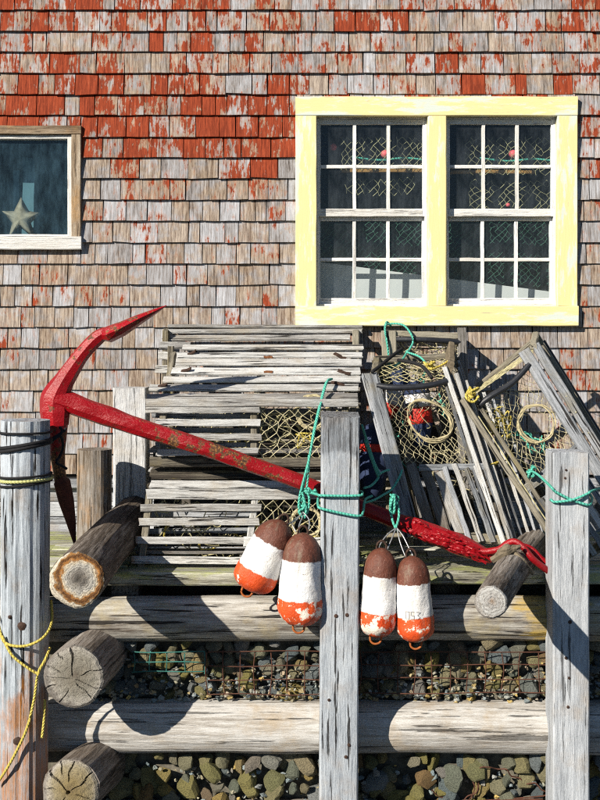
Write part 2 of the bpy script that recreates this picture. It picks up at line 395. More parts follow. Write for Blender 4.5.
def stone(name, cols):
    t = NT(name); oi = t.n('ShaderNodeObjectInfo'); rnd = t.attr('rnd'); tc = t.n('ShaderNodeTexCoord')
    r = t.math('FRACT', t.math('ADD', oi.outputs['Random'], rnd)) 
    n = t.noise(tc.outputs['Object'], 9, 6, .7); n2 = t.noise(tc.outputs['Object'], 34, 4, .65)
    base = t.ramp(r, [(i / (len(cols) - 1), c) for i, c in enumerate(cols)])
    col = t.mix(t.math('MULTIPLY', t.step(n, .45, .75), .6), base, (.06, .06, .055)); col = t.mix(t.math('MULTIPLY', t.step(n2, .56, .7), .3), col, (.34, .30, .20))
    return t.bsdf(col, .9, t.math('ADD', n, t.math('MULTIPLY', n2, .6)), 1.0, .035, .2)
M['stone_g'] = stone('grey_stone', [(.18, .23, .25), (.28, .32, .33), (.54, .38, .11), (.20, .26, .28), (.38, .34, .22), (.36, .39, .40), (.38, .24, .10)])
M['stone_y'] = stone('mossy_stone', [(.42, .36, .11), (.30, .30, .15), (.54, .39, .12), (.24, .28, .23), (.44, .40, .24), (.36, .32, .10)])

def ground_mat():
    t = NT('beach_gravel'); tc = t.n('ShaderNodeTexCoord'); v = t.n('ShaderNodeTexVoronoi'); t.l(tc.outputs['Object'], v.inputs[0]); v.inputs['Scale'].default_value = 14
    n = t.noise(tc.outputs['Object'], 3, 6, .7)
    col = t.mix(n, (.03, .032, .036), (.08, .082, .085)); col = t.mix(.5, col, v.outputs['Distance'], 'MULTIPLY')
    return t.bsdf(col, .95, v.outputs[0], .8, .03, .1)
M['ground'] = ground_mat(); M['earth'] = plain('packed_earth', (.13, .12, .095), .95, .6, 25)

# ------------------------------------------------------------------ the ground
m = MB(); s = 600
m.add([(-s, -s, -1.45), (s, -s, -1.45), (s, s, -1.45), (-s, s, -1.45)], [(0, 1, 2, 3)], [(0, 0, 0)] * 4, .5, [0] * 4)
m.build('ground', M['ground'], kind='structure')

# ------------------------------------------------------------------ the shingled building
BX0, BX1, BZ0, BZ1 = -2.9, 2.9, .318, 3.55
def WX(px): return (px - 300) * 7 / F
def WZ(py): return EYE - (py - 330) * 7 / F
MW = dict(x0=WX(295.5), x1=WX(576), z0=WZ(326), z1=WZ(98))        # outer casing, main window
LW = dict(x0=WX(-52), x1=WX(82), z0=WZ(250), z1=WZ(126.5))         # outer casing, small window
bld = thing('shingled_building', (0, 1.5, 0), 'building clad in weathered shingles with patches of peeling red paint', 'building')
def holes(x, z):
    for w in (MW, LW):
        if w['x0'] + .06 < x < w['x1'] - .06 and w['z0'] + .05 < z < w['z1'] - .05: return True
m = MB()
xs = sorted([BX0, BX1] + [w[k] + (.07 if k == 'x0' else -.07) for w in (MW, LW) for k in ('x0', 'x1')])
zs = sorted([BZ0, BZ1] + [w[k] + (.06 if k == 'z0' else -.06) for w in (MW, LW) for k in ('z0', 'z1')])
for i in range(len(xs) - 1):
    for j in range(len(zs) - 1):
        if not holes((xs[i] + xs[i + 1]) / 2, (zs[j] + zs[j + 1]) / 2):
            quadbox(m, (xs[i], .012, zs[j]), (xs[i + 1], .11, zs[j + 1]))
quadbox(m, (BX0, .11, BZ0), (BX0 + .1, 3.4, BZ1)); quadbox(m, (BX1 - .1, .11, BZ0), (BX1, 3.4, BZ1)); quadbox(m, (BX0, 3.4, BZ0), (BX1, 3.5, BZ1))
wall = m.build('wall', M['sheath'], bld)
m = MB(); quadbox(m, (BX0 + .1, .112, BZ0), (BX1 - .1, 3.398, BZ0 + .06)); quadbox(m, (BX0 + .1, 1.3, BZ0 + .06), (BX1 - .1, 1.36, BZ1)); quadbox(m, (BX0 + .1, .112, BZ1 - .25), (BX1 - .1, 3.398, BZ1 - .2))
m.build('interior_lining', M['dark'], bld)
m = MB(); quadbox(m, (BX0 - .15, -.18, BZ1), (BX1 + .15, 3.65, BZ1 + .12)); m.build('roof', M['roof'], bld)
m = MB(); board(m, (BX0, -.006, BZ0 - .03), (BX1, -.006, BZ0 - .03), .055, .05, (0, 1, 0), 8); m.build('sill_board', M['skirt'], bld)
for k in range(3):
    m = MB(); z = .262 - .094 * k
    board(m, (BX0, .03 + .004 * k, z - .045), (BX1, .03 + .004 * k, z - .045), .088, .022, (0, 1, 0), 10); m.build('skirt_board', M['skirt'], bld)

def paint_at(px, py):
    if px > 575: return .48 if py < 185 else .38 if py < 260 else .16
    if py < 26: v = .56 if px < 300 else .36
    elif py < 92: v = .48 if px < 300 else .27
    elif py < 116: v = .74
    elif py < 140: v = .70
    elif py < 160: v = .80
    elif py < 182: v = .36
    elif py < 206: v = .26
    else: v = .15 if px > 120 else .2
    return v
def shingle_piece(x0, x1, zb, zt, bot_y, top_y, paint, cut):
    """one shingle, butt at zb, tucked under the next course at zt"""
    j = lambda a: random.uniform(-a, a)
    b0, b1 = (0, 0) if cut else (j(.002) + random.choice([0, 0, 0, 0, 0, j(.006)]), j(.002))
    sk = j(.0025); th = .016 + random.uniform(0, .006)
    nx = 3; vs, gs, fs = [], [], []
    o = (random.uniform(0, 60), random.uniform(0, 60), random.uniform(0, 60)); bow = random.uniform(-.002, .004)
    for (z, yb, e) in ((0, bot_y, 1), (.5, (bot_y + top_y) / 2, .5), (1, top_y, 0)):
        for i in range(nx):
            f = i / (nx - 1); zz = zb + (zt - zb) * z + (b0 + (b1 - b0) * f + (j(.0012) if not cut else 0)) * e
            x = x0 + (x1 - x0) * f + sk * z; y = yb - bow * (1 - abs(2 * f - 1)) * e
            vs.append((x, y, zz)); gs.append((zz - zb + o[0], x - x0 + o[1], o[2]))
    for (z, yb, e) in ((0, bot_y, 1), (1, top_y, 0)):
        for i in range(nx):
            f = i / (nx - 1); src = vs[(0 if z == 0 else 2 * nx) + i]
            vs.append((src[0], yb + th * (1 if z == 0 else .3), src[2])); gs.append((src[2] - zb + o[0], src[0] - x0 + o[1], o[2] + .02))
    for r in range(2):
        for i in range(nx - 1): a = r * nx + i; fs.append((a, a + 1, a + nx + 1, a + nx))
    B = 3 * nx; T = 4 * nx
    for i in range(nx - 1):
        fs.append((i + 1, i, B + i, B + i + 1)); fs.append((2 * nx + i, 2 * nx + i + 1, T + i + 1, T + i)); fs.append((B + i + 1, B + i, T + i, T + i + 1))
    fs.append((0, nx, 2 * nx, T, B)); fs.append((nx - 1, B + nx - 1, T + nx - 1, 3 * nx - 1, 2 * nx - 1))
    st = []
    for v in vs:
        st.append(min(1.3, max(0, paint + random.uniform(-.05, .05))))
    return vs, fs, gs, random.random(), st
pieces = []
EXPO = 21.1 * 7 / F
row = 0
zlist = [WZ(200 + 21.1 * k) for k in range(13, -22, -1)]
for z in zlist:
    if z < BZ0 - .02 or z > BZ1: continue
    zb = z + random.uniform(-.003, .003); zt_full = z + EXPO + .03
    x = BX0 + random.uniform(0, .08)
    edges = [BX0]
    while x < BX1: edges.append(x); x += random.choice([.075, .09, .105, .115, .125, .135, .15, .165, .185]) + random.uniform(-.01, .01)
    edges.append(BX1)
    # cut the course where it meets a casing
    for w in (MW, LW):
        if zb < w['z1'] and z + EXPO > w['z0']:
            edges = [e for e in edges if abs(e - w['x0']) > .03 and abs(e - w['x1']) > .03] + [w['x0'] + .006, w['x1'] - .006]
    edges = sorted(edges)
    for x0, x1 in zip(edges, edges[1:]):
        b, tt, cut = zb, zt_full, False; xm = (x0 + x1) / 2
        for w in (MW, LW):
            if w['x0'] < xm < w['x1']:
                if zb < w['z1'] <= z + EXPO - .02: b = w['z1'] - .006; cut = True
                elif zb + .02 < w['z0'] <= z + EXPO + .0301: tt = w['z0'] + .006; cut = True
                elif zb < w['z1'] and z + EXPO > w['z0']: b = None
        if b is None or tt - b < .015: continue
        g = random.uniform(.0014, .0038)
        px = 300 + xm * F / 7; py = 330 + (EYE - (b + .06)) * F / 7
        pt = paint_at(px, py + random.gauss(0, 13)) + random.gauss(0, .13) + .12 * noise.noise(Vector((px * .02, py * .03, 4)))
        if random.random() < (.10 if py < 120 else .04) and py < 250: pt += .35
        by = -.017 + random.uniform(-.004, .003); ty = .004
        inview = 0 < px < 600 and py > 0
        pieces.append(((x1 - x0) * (tt - b) * (1 if inview else .01), shingle_piece(x0 + g, x1 - g, b, tt, by, ty, pt, cut)))
pieces.sort(key=lambda p: -p[0])
for a, d in pieces[:300]:
    m = MB(); m.add(*d); m.build('shingle', M['shingle'], wall)
m = MB()
for a, d in pieces[300:]: m.add(*d)
m.build('shingle_cladding', M['shingle'], wall, kind='stuff')

# --- windows
def casing_board(m, x0, x1, z0, z1, y0, y1, horiz):
    xm, zm, ym = (x0 + x1) / 2, (z0 + z1) / 2, (y0 + y1) / 2
    if horiz: board(m, (x0, ym, zm), (x1, ym, zm), z1 - z0, y1 - y0, (0, 1, 0), 10, .0012, ch=.06, rough_end=.001)
    else: board(m, (xm, ym, z0), (xm, ym, z1), x1 - x0, y1 - y0, (0, 1, 0), 10, .0012, ch=.06, rough_end=.001)
def X(px): return WX(px)
def Z(py): return WZ(py)
m = MB(); fy0, fy1 = -.046, .012
casing_board(m, MW['x0'], MW['x1'], Z(117), MW['z1'], fy0, fy1, True)
casing_board(m, MW['x0'], X(316.5), Z(306) , Z(117) - .001, fy0 + .002, fy1, False)
casing_board(m, X(556), MW['x1'], Z(306), Z(117) - .001, fy0 + .002, fy1, False)
casing_board(m, X(427), X(446), Z(306), Z(117) - .001, fy0 + .003, .10, False)
casing_board(m, MW['x0'] - .002, MW['x1'] + .002, MW['z0'], Z(306) - .001, fy0 - .012, fy1 + .002, True)
win = m.build('window', M['yellow'], bld, label='yellow cased double window with two six over six sashes')
m = MB()
for (a, b) in ((316.5, 427), (446, 556)):      # jambs and head in the reveal
    casing_board(m, X(a) - .03, X(a) + .012, Z(306), Z(117), .013, .10, False); casing_board(m, X(b) - .012, X(b) + .03, Z(306), Z(117), .013, .10, False)
    casing_board(m, X(a), X(b), Z(117) - .008, Z(117) + .02, .013, .10, True); casing_board(m, X(a), X(b), Z(306) - .015, Z(306) + .012, .013, .11, True)
m.build('jamb', M['oldwhite'], win)
def sash(x0, x1, z0, z1, y, rails, cols=3, rows=2, stile=.019, bar=.021):
    """rails = (bottom, top) heights; panes and bars between"""
    m = MB(); t = .032
    casing_board(m, x0, x0 + stile, z0, z1, y, y + t, False); casing_board(m, x1 - stile, x1, z0, z1, y, y + t, False)
    casing_board(m, x0 + stile, x1 - stile, z0, z0 + rails[0], y + .001, y + t, True); casing_board(m, x0 + stile, x1 - stile, z1 - rails[1], z1, y + .001, y + t, True)
    m.build('sash', M['oldwhite'], win)
    ix0, ix1, iz0, iz1 = x0 + stile, x1 - stile, z0 + rails[0], z1 - rails[1]
    for k in range(1, cols):
        m = MB(); x = ix0 + (ix1 - ix0) * k / cols; casing_board(m, x - bar / 2, x + bar / 2, iz0, iz1, y + .004, y + t - .004, False); m.build('muntin', M['oldwhite'], win)
    for k in range(1, rows):
        m = MB(); z = iz0 + (iz1 - iz0) * k / rows; casing_board(m, ix0, ix1, z - bar / 2, z + bar / 2, y + .006, y + t - .006, True); m.build('muntin', M['oldwhite'], win)
    for i in range(cols):
        for k in range(rows):
            m = MB(); a, b = ix0 + (ix1 - ix0) * i / cols, ix0 + (ix1 - ix0) * (i + 1) / cols; c, d = iz0 + (iz1 - iz0) * k / rows, iz0 + (iz1 - iz0) * (k + 1) / rows
            tl = random.uniform(-.002, .002); yy = y + t * .55
            m.add([(a, yy, c), (b, yy + tl, c), (b, yy + tl, d), (a, yy, d)], [(0, 1, 2, 3)], [(0, 0, 0)] * 4, .5, [0] * 4); m.build('pane', M['glass'], win)
for (a, b) in ((317.5, 426), (447, 555)):
    sash(X(a), X(b), Z(216), Z(118.5), .018, (.046, .032))
    sash(X(a), X(b), Z(304.5), Z(214), .056, (.040, .036))
# small window at the left
m = MB(); fy0 = -.036
casing_board(m, LW['x0'], LW['x1'], Z(135), LW['z1'], fy0, .012, True)
casing_board(m, X(72.5), LW['x1'] - .002, Z(237), Z(135) - .001, fy0 + .002, .012, False); casing_board(m, LW['x0'] + .002, X(-42.5), Z(237), Z(135) - .001, fy0 + .002, .012, False)
win2 = m.build('window', M['tancase'], bld, label='small single pane window with peeling tan casing')
m = MB(); casing_board(m, LW['x0'], LW['x1'] + .003, LW['z0'], Z(237) - .001, fy0 - .012, .014, True); m.build('sill', M['oldwhite'], win2)
m = MB(); x0, x1, z0, z1 = X(-42), X(72), Z(236.5), Z(135.5)
for (a, b, c, d, h) in ((x0, x0 + .025, z0, z1, 0), (x1 - .025, x1, z0, z1, 0), (x0 + .025, x1 - .025, z0, z0 + .012, 1), (x0 + .025, x1 - .025, z1 - .022, z1, 1)):
    casing_board(m, a, b, c, d, -.014 + .001 * h, .05, bool(h))
m.build('sash', M['oldwhite'], win2)
m = MB(); m.add([(x0, .02, z0), (x1, .02, z0), (x1, .02, z1), (x0, .02, z1)], [(0, 1, 2, 3)], [(0, 0, 0)] * 4, .5, [0] * 4); m.build('pane', M['dusty_sky'], win2)

# --- things standing inside the windows
IY = .24
m = MB()   # white sheet along the sill, its top edge sloping to the right
a, b = W(312, 261, IY - .04), W(562, 293, IY - .04); zf = Z(316)
m.add([(a.x, .19, zf), (b.x, .19, zf), (b.x, .205, b.z), (a.x, .205, a.z), (a.x, .205, zf), (b.x, .205, zf), (b.x, .22, b.z), (a.x, .22, a.z)],
      [(0, 1, 2, 3), (5, 4, 7, 6), (3, 2, 6, 7), (1, 5, 6, 2), (4, 0, 3, 7), (4, 5, 1, 0)], [(0, 0, 0)] * 8, .5, [0] * 8)
m.build('white_board', M['white'], label='white board with sloping top edge leaning inside the double window', cat='board')
def flat(ax, ay, bx, by, y, sag=0):
    A, B = W(ax, ay, y), W(bx, by, y)
    def P(u, v): return Vector((A.x + (B.x - A.x) * u, y + .015 * math.sin(u * 9) + .01 * math.sin(v * 7), A.z + (B.z - A.z) * v - sag * math.sin(u * math.pi)))
    return P
for k, (ax, ay, bx, by, nu, nv, lb) in enumerate([(340, 137, 430, 170, 13, 4, 'pale netting hanging behind upper panes of left sash'), (465, 137, 560, 175, 13, 5, 'pale netting hanging behind upper panes of right sash'),
        (345, 176, 415, 193, 10, 2, 'lower strip of netting behind second row of left sash'), (468, 178, 562, 208, 12, 4, 'sagging lower netting behind second row of right sash')]):
    m = MB(); net(m, flat(ax, ay, bx, by, .115 + .02 * (k % 2), .02 if k > 1 else 0), nu, nv, .0014, .25, .15); m.build('fishing_net', M['net_in'], label=lb, cat='net', group='netting inside the double window')
for (ax, bx, lb) in ((316, 428, 'green netting hung in the dark behind lower left sash'), (446, 558, 'green netting hung in the dark behind lower right sash')):
    m = MB(); net(m, flat(ax, 222, bx, 300, .30), 17, 12, .0016, .25, .08); m.build('fishing_net', M['net_g'], label=lb, cat='net', group='netting inside the double window')
for (px0, px1, py, lb) in ((352, 432, 160, 'teal cord slung across behind left sash panes'), (480, 562, 161, 'teal cord slung across behind right sash panes')):
    m = MB(); tube(m, spline([W(px0, py - 3, .15), W((px0 * 2 + px1) / 3, py, .16), W((px0 + px1 * 2) / 3, py - 2, .155), W(px1, py + 1, .15)]), .006, 6); m.build('cord', M['teal'], label=lb, cat='rope')
for (px0, px1, py, lb) in ((342, 428, 171, 'orange brown shelf edge behind left sash'), (450, 535, 172, 'orange brown shelf edge behind right sash')):
    m = MB(); board(m, W(px0, py, .20), W(px1, py, .20), .022, .03, (0, 1, 0), 5); m.build('shelf_edge', M['orangeb'], label=lb, cat='shelf')
def small_float(px, py, y, r, lb):
    m = MB(); c = W(px, py, y); prof = [(r * .2, -r), (r * .75, -r * .7), (r, -r * .1), (r * .9, r * .45), (r * .5, r * .9), (r * .15, r)]
    lathe(m, c, Vector((1, .2, .15)), prof, 14, .06, px); m.build('net_float', M['pink'], label=lb, cat='float', group='small floats in the window', smooth=True, base=True)
small_float(385, 154, .15, .026, 'small pink float behind top middle pane of left sash')
small_float(333, 147, .34, .024, 'dim pink float behind top left pane of left sash')
small_float(513, 154, .15, .026, 'small red float behind top middle pane of right sash')
small_float(508, 205, .095, .013, 'tiny orange float on the meeting rail of right sash')
m = MB(); quadbox(m, (X(-60), .95, Z(290)), (X(200), .97, Z(90))); m.build('sky_tint_panel', M['tealdark'], win2)  # added panel behind the pane, stands in for sky mirrored in the glass
# driftwood and pale boards in the small window
m = MB()
c = W(21, 220, .17); tips = [(21, 197), (41, 213), (36, 240), (8, 240), (2, 211)]; inn = [(29, 211), (31, 223), (21, 228), (12, 223), (14, 211)]; ring_ = []
for a, b in zip(tips, inn): ring_ += [W(*a, .17), W(*b, .17)]
vs = [c + Vector((0, -.035, 0)), c + Vector((0, .02, 0))]; fs = []
for k in range(40):     # rounded five armed outline
    f = k / 4; i0 = int(f) % 10; p = ring_[i0].lerp(ring_[(i0 + 1) % 10], f % 1); q = c.lerp(p, .55)
    vs += [p, q + Vector((0, -.022 - .006 * noise.noise(q * 60), 0))]
for k in range(40):
    a, b = 2 + 2 * k, 2 + 2 * ((k + 1) % 40); fs += [(a, b, b + 1, a + 1), (a + 1, b + 1, 0), (b, a, 1)]
m.add(vs, fs, [tuple(v) for v in vs], .5, [0] * len(vs)); m.build('sea_star', M['drift'], label='dried tan sea star propped in the small window', cat='sea star', smooth=True)
for (x0, x1, y0, lb) in ((13, 19, 170, 'narrow pale blue strip behind the sea star'), (22, 34, 158, 'wider pale blue strip behind the sea star')):
    m = MB(); board(m, W((x0 + x1) / 2, 238, .3), W((x0 + x1) / 2 + 1, y0, .3), (x1 - x0) * 7.3 / F, .015, (0, 1, 0), 4); m.build('painted_strip', M['paleblue'], label=lb, cat='board')

# ------------------------------------------------------------------ wharf deck
deck = thing('wharf_deck', (0, -.6, -.07), None, None); deck['kind'] = 'structure'
PW = .150
for k in range(8):
    y = -1.195 + PW * k; x = -3.0 - random.uniform(0, .6)
    while x < 3.2:
        L = random.uniform(1.6, 2.6) if k else random.uniform(1.1, 1.7); m = MB()
        zo = random.uniform(-.004, .004)
        board(m, (x, y + PW / 2, -.036 + zo), (min(x + L, 3.4) - .008, y + PW / 2, -.036 + zo), PW - .010, .066, (0, 0, 1), 8, .003, ch=.12); m.build('plank', M['plank'], deck); x += L
for x in (-2.7, -1.9, -.9, .0, .75, 1.7, 2.6): m = MB(); board(m, (x, -1.05, -.16), (x, .3, -.16), .14, .165, (0, 0, 1), 3); m.build('joist', M['slat_dark'], deck)

# ------------------------------------------------------------------ logs and posts
def log(name, pts, r, mat, label, end_stops, cat='log', sides=40, cracks=(), nrings=16, n=10, seed=0, flute=.035, st=0, both=False, bulge=.006, group=None):
    # st: stain strength along the log
    p = spline(pts, n); root_loc = Vector(p[0]); rr = r if isinstance(r, (list, tuple)) else [r, r]
    root = thing(name, p[len(p) // 2] - Vector((0, 0, max(rr))), label, cat, group)
    m = MB(); tube(m, p, list(rr), sides, lump=.05, lscale=3, seed=seed, flute=flute, caps=True, st=st); m.build('trunk', mat, root, smooth=False)
    em = endgrain(name + '_end_grain', end_stops, nrings)
    for which in ((0, 1) if both else (0,)):
        c = p[0] if which == 0 else p[-1]; d = (p[0] - p[1]) if which == 0 else (p[-1] - p[-2])
        R0 = rr[0] if which == 0 else rr[-1]; L, A, B = frame(d, Vector((0, 0, 1)))
        m = MB(); vs, fs, gs = [], [], []; RN, SN = 12, 220
        for i in range(RN + 1):
            f = i / RN
            for k in range(SN):
                an = 2 * math.pi * k / SN; u = A * math.cos(an) + B * math.sin(an)
                edge = 1 + .06 * noise.noise(u * 1.6 + Vector((seed, 0, 0))) + .025 * noise.noise(u * 6 + Vector((seed, 2, 0)))
                h = .014 + bulge * (1 - f * f) + .003 * noise.noise(u * f * 6 + Vector((0, seed, 1)))
                if i == RN: h -= .008
                for (ca, cw, cd, f0) in cracks:
                    wv = .22 * noise.noise(Vector((f * 2.5, ca * 7, seed))) ; da = abs((an - ca - wv + math.pi) % (2 * math.pi) - math.pi) * f; cw_ = max(.016, cw * .55 * (.25 + .75 * f))
                    if f >= f0 and da < cw_: h -= cd * 1.3 * (1 - da / cw_)
                vs.append(c + L * h + u * R0 * f * edge * .985); gs.append((f * math.cos(an), f * math.sin(an), seed))
        for i in range(RN):
            for k in range(SN):
                q = (k + 1) % SN; fs.append((i * SN + k, i * SN + SN + k, i * SN + SN + q, i * SN + q))
        b = len(vs)
        for k in range(SN):      # rim back into the trunk
            v = vs[RN * SN + k]; vs.append(v - L * .02); g = gs[RN * SN + k]; gs.append(g)
        for k in range(SN): q = (k + 1) % SN; fs.append((RN * SN + k, b + k, b + q, RN * SN + q))
        gs = [(a, b_, 0) for (a, b_, _) in gs]
        m.add(vs, fs, gs, .5, [0] * len(vs)); m.build('cut_end', em, root)
    return root
grey_end = [(0, (.12, .10, .08)), (.15, (.17, .155, .125)), (.6, (.235, .22, .185)), (.88, (.34, .32, .285)), (1.0, (.18, .165, .15))]
log('beam_log', [(-1.62, -1.15, -.250), (-.5, -1.155, -.243), (.6, -1.148, -.240), (1.6, -1.15, -.246), (2.6, -1.15, -.25)], [.108, .112, .110, .112, .11], M['beam_y'],
    'upper horizontal round beam log of the wharf face under the buoys', grey_end, seed=2, both=True, n=14, st=[.1, .1, .2, .1, 0, .1, .1, 0, .1, .2, .1, .3, .8, 1.15, .9, .3, .1, .1, .1, .1, .1])
log('beam_log', [(-1.62, -1.14, -.785), (-.5, -1.15, -.79), (.6, -1.15, -.792), (1.6, -1.15, -.797), (2.6, -1.15, -.80)], [.13, .131, .128, .132, .13], M['beam'],
    'lower horizontal round beam log of the wharf face near the bottom', grey_end, seed=5, both=True, n=14, st=[.6, .5, .3, .1, 0, .1, .1, 0, .1, .2, .5, .55, .3, .1, .1, .2, .1, .1, .1, .1, .1])
log('beam_log', [(-1.62, -1.13, -1.31), (0, -1.13, -1.31), (2.6, -1.13, -1.31)], [.13, .13, .13], M['beam'], 'lowest beam log lying on the beach under the wharf face', grey_end, seed=9, both=True, n=14)
# four round logs poking out of the wharf face
log('cross_log', [W(77, 580, -1.83), W(98, 555, -1.35), W(118, 532, -.9), W(136, 513, -.5)], [.124, .122, .117, .108], M['log'],
    'thick log with brown ringed cut end lying on deck behind the left piling',
    [(0, (.06, .055, .05)), (.25, (.18, .165, .15)), (.5, (.44, .42, .38)), (.62, (.56, .48, .36)), (.70, (.34, .15, .04)), (.80, (.10, .04, .015)), (.90, (.30, .15, .05)), (.96, (.58, .52, .42))], seed=4, nrings=11, n=10, st=[0, 0, .1, .3])
log('cross_log', [W(74, 677, -1.60), W(96, 655, -1.2), W(116, 636, -.75)], [.142, .14, .135], M['log'], 'grey log end with radial cracks between the two beam logs', grey_end, seed=7,
    cracks=[(1.5, .07, .035, .05), (.45, .03, .02, .45), (2.75, .03, .02, .3), (-1.2, .025, .015, .5), (3.5, .03, .02, .1), (-.35, .04, .025, .62), (-2.3, .02, .015, .25), (1.05, .02, .012, .7), (.0, .02, .012, .15)])
log('cross_log', [W(71, 790, -1.60), W(96, 766, -1.2), W(118, 745, -.75)], [.138, .138, .132], M['log'], 'split yellowish log end at the bottom left corner below the cracked log',
    [(0, (.16, .12, .06)), (.3, (.22, .17, .08)), (.7, (.27, .23, .145)), (.92, (.36, .33, .28)), (1.0, (.24, .22, .20))], seed=12, bulge=.03,
    cracks=[(.8, .09, .05, .0), (1.65, .04, .03, .35), (2.5, .05, .03, .1), (.1, .05, .03, .5), (3.4, .04, .03, .3), (-1, .04, .03, .2), (1.2, .03, .03, .6)])
log('cross_log', [W(491, 602, -2.12), W(505, 580, -1.58), W(518, 560, -1.1), W(531, 543, -.75)], [.069, .077, .084, .09], M['log'],
    'thinner dark log with speckled pale end resting at the anchor tip', [(0, (.30, .22, .16)), (.25, (.34, .33, .32)), (.8, (.46, .46, .45)), (1.0, (.32, .30, .28))], seed=15, sides=32, nrings=5, st=[0, .35, .5, .2])

def square_post(px0, px1, ptop, yf, depth, zbot, label, mat, slope=0, lean=0, holes_=(), st_top=0):
    top = W((px0 + px1) / 2, ptop, yf); w = (px1 - px0) * (7 + yf) / F; yc = yf + depth / 2
    root = thing('timber_post', (top.x + lean, yc, zbot), label, 'post')
    m = MB(); n = 26; o = random.uniform(0, 40); c = .007; hw, hd = w / 2, depth / 2
    prof = [(-hw, -hd + c), (-hw + c, -hd), (-hw / 3, -hd), (hw / 3, -hd), (hw - c, -hd), (hw, -hd + c), (hw, hd - c), (hw - c, hd), (-hw + c, hd), (-hw, hd - c)]
    vs, fs, gs, st = [], [], [], []; K = len(prof)
    for i in range(n + 1):
        f = i / n; z = zbot + (top.z - zbot) * f
        for (a, b) in prof:
            dz = -slope * (hd - b) if i == n else 0; j = random.uniform(-.0014, .0014)
            e = random.uniform(-.004, .003) if i == n else 0
            vs.append((top.x + lean * (1 - f) + a + j, yc + b + j, z + dz + e)); gs.append((z + o, a + o, b)); st.append(st_top * min(1, max(0, (f - .86) / .08)))
    for i in range(n):
        for k in range(K): q = (k + 1) % K; fs.append((i * K + k, i * K + q, i * K + K + q, i * K + K + k))
    fs.append(tuple(n * K + k for k in range(K))); fs.append(tuple(range(K - 1, -1, -1)))
    m.add(vs, fs, gs, .5, st); m.build('shaft', mat, root)
    for (hx, hy, r) in holes_:
        p = W(hx, hy, yf); m = MB(); rr = r * (7 + yf) / F
        lathe(m, p + Vector((0, .004, 0)), Vector((0, -1, 0)), [(rr, 0), (rr, .005), (rr * .8, .008), (rr * .3, .009)], 12, .1, hx); m.build('bolt', M['darkrust'], root)
    return root
def stained_post_mat():
    t = wood('centre_post_wood', (.22, .25, .29), (.42, .46, .51), (.60, .65, .70), tint=(.38, .33, .29), crack=1.0, spread=.30, stain=(.055, .055, .06)); return t
cp = square_post(321.5, 360, 414, -1.46, .185, -1.44, 'tall square grey post between the two pairs of buoys, teal rope round it', stained_post_mat(), st_top=1.25, slope=.10, lean=-.012, holes_=((336, 616, 2), (347, 615, 2), (329, 700, 1.6), (349, 745, 1.8), (346, 757, 1.8)))
square_post(553, 589.5, 453, -1.40, .18, -1.44, 'square pale grey post at the right, diagonal shadow across it', M['post'], lean=.002, holes_=((570, 622, 2), (566, 658, 1.6), (569, 678, 1.4), (568, 707, 1.6), (566, 470, 1.2), (565, 478, 1.2)))
square_post(113, 146, 388, -.56, .17, -.06, 'pale square post standing on the deck close to the slatted trap', M['white_post'])
# weathered blackening at the top of the centre post is a thin rotten cap of the wood
def round_post(px, hwpx, ptop, yc, zbot, label, mat, sides=44, flute=.05, st=0, seed=1, lean=0):
    d = 7 + yc; top = W(px, ptop, yc); r = hwpx * d / F; root = thing('piling', (top.x + lean, yc, zbot), label, 'piling')
    m = MB(); n = 22; pts = [Vector((top.x + lean * (1 - i / n), yc, zbot + (top.z - zbot) * i / n)) for i in range(n + 1)]
    tube(m, pts, r, sides, up=(0, 1, 0), lump=.03, lscale=2, seed=seed, flute=flute, st=st)
    # open drying splits running down the shaft
    for i in range(len(m.v)):
        k = i % sides
        if k in (5, 13, 21, 24, 29, 33, 37, 41): c = pts[i // sides]; m.v[i] = c + (m.v[i] - c) * (.95 if i // sides else .96)
    m.build('shaft', mat, root); return root, r, top
lp, lr, ltop = round_post(25.5, 24, 420, -1.40, -1.44, 'round grey piling at the left edge with black ropes and rust stained foot', M['piling'], st=[1.15, 1.15, 1.1, 1.05, .95, .75, .3, 0, 0, 0, 0], seed=3, lean=-.01)
for (hx, hy, r, mt) in ((22, 626, 5, 'darkrust'), (17.5, 741, 5, 'darkrust'), (10, 617, 2.2, 'darkrust')):
    p = W(hx, hy, -1.51); rr = r * 5.5 / F; m = MB(); lathe(m, p + Vector((0, .02, 0)), Vector((0, -1, 0)), [(rr, 0), (rr, .018), (rr * .8, .026), (rr * .3, .03)], 14, .15, hx); m.build('bolt', M[mt], lp)
round_post(94.5, 17.5, 449, -.78, -.06, 'short round brown grey post behind the ringed log', M['stump'], sides=30, st=.35, seed=8)

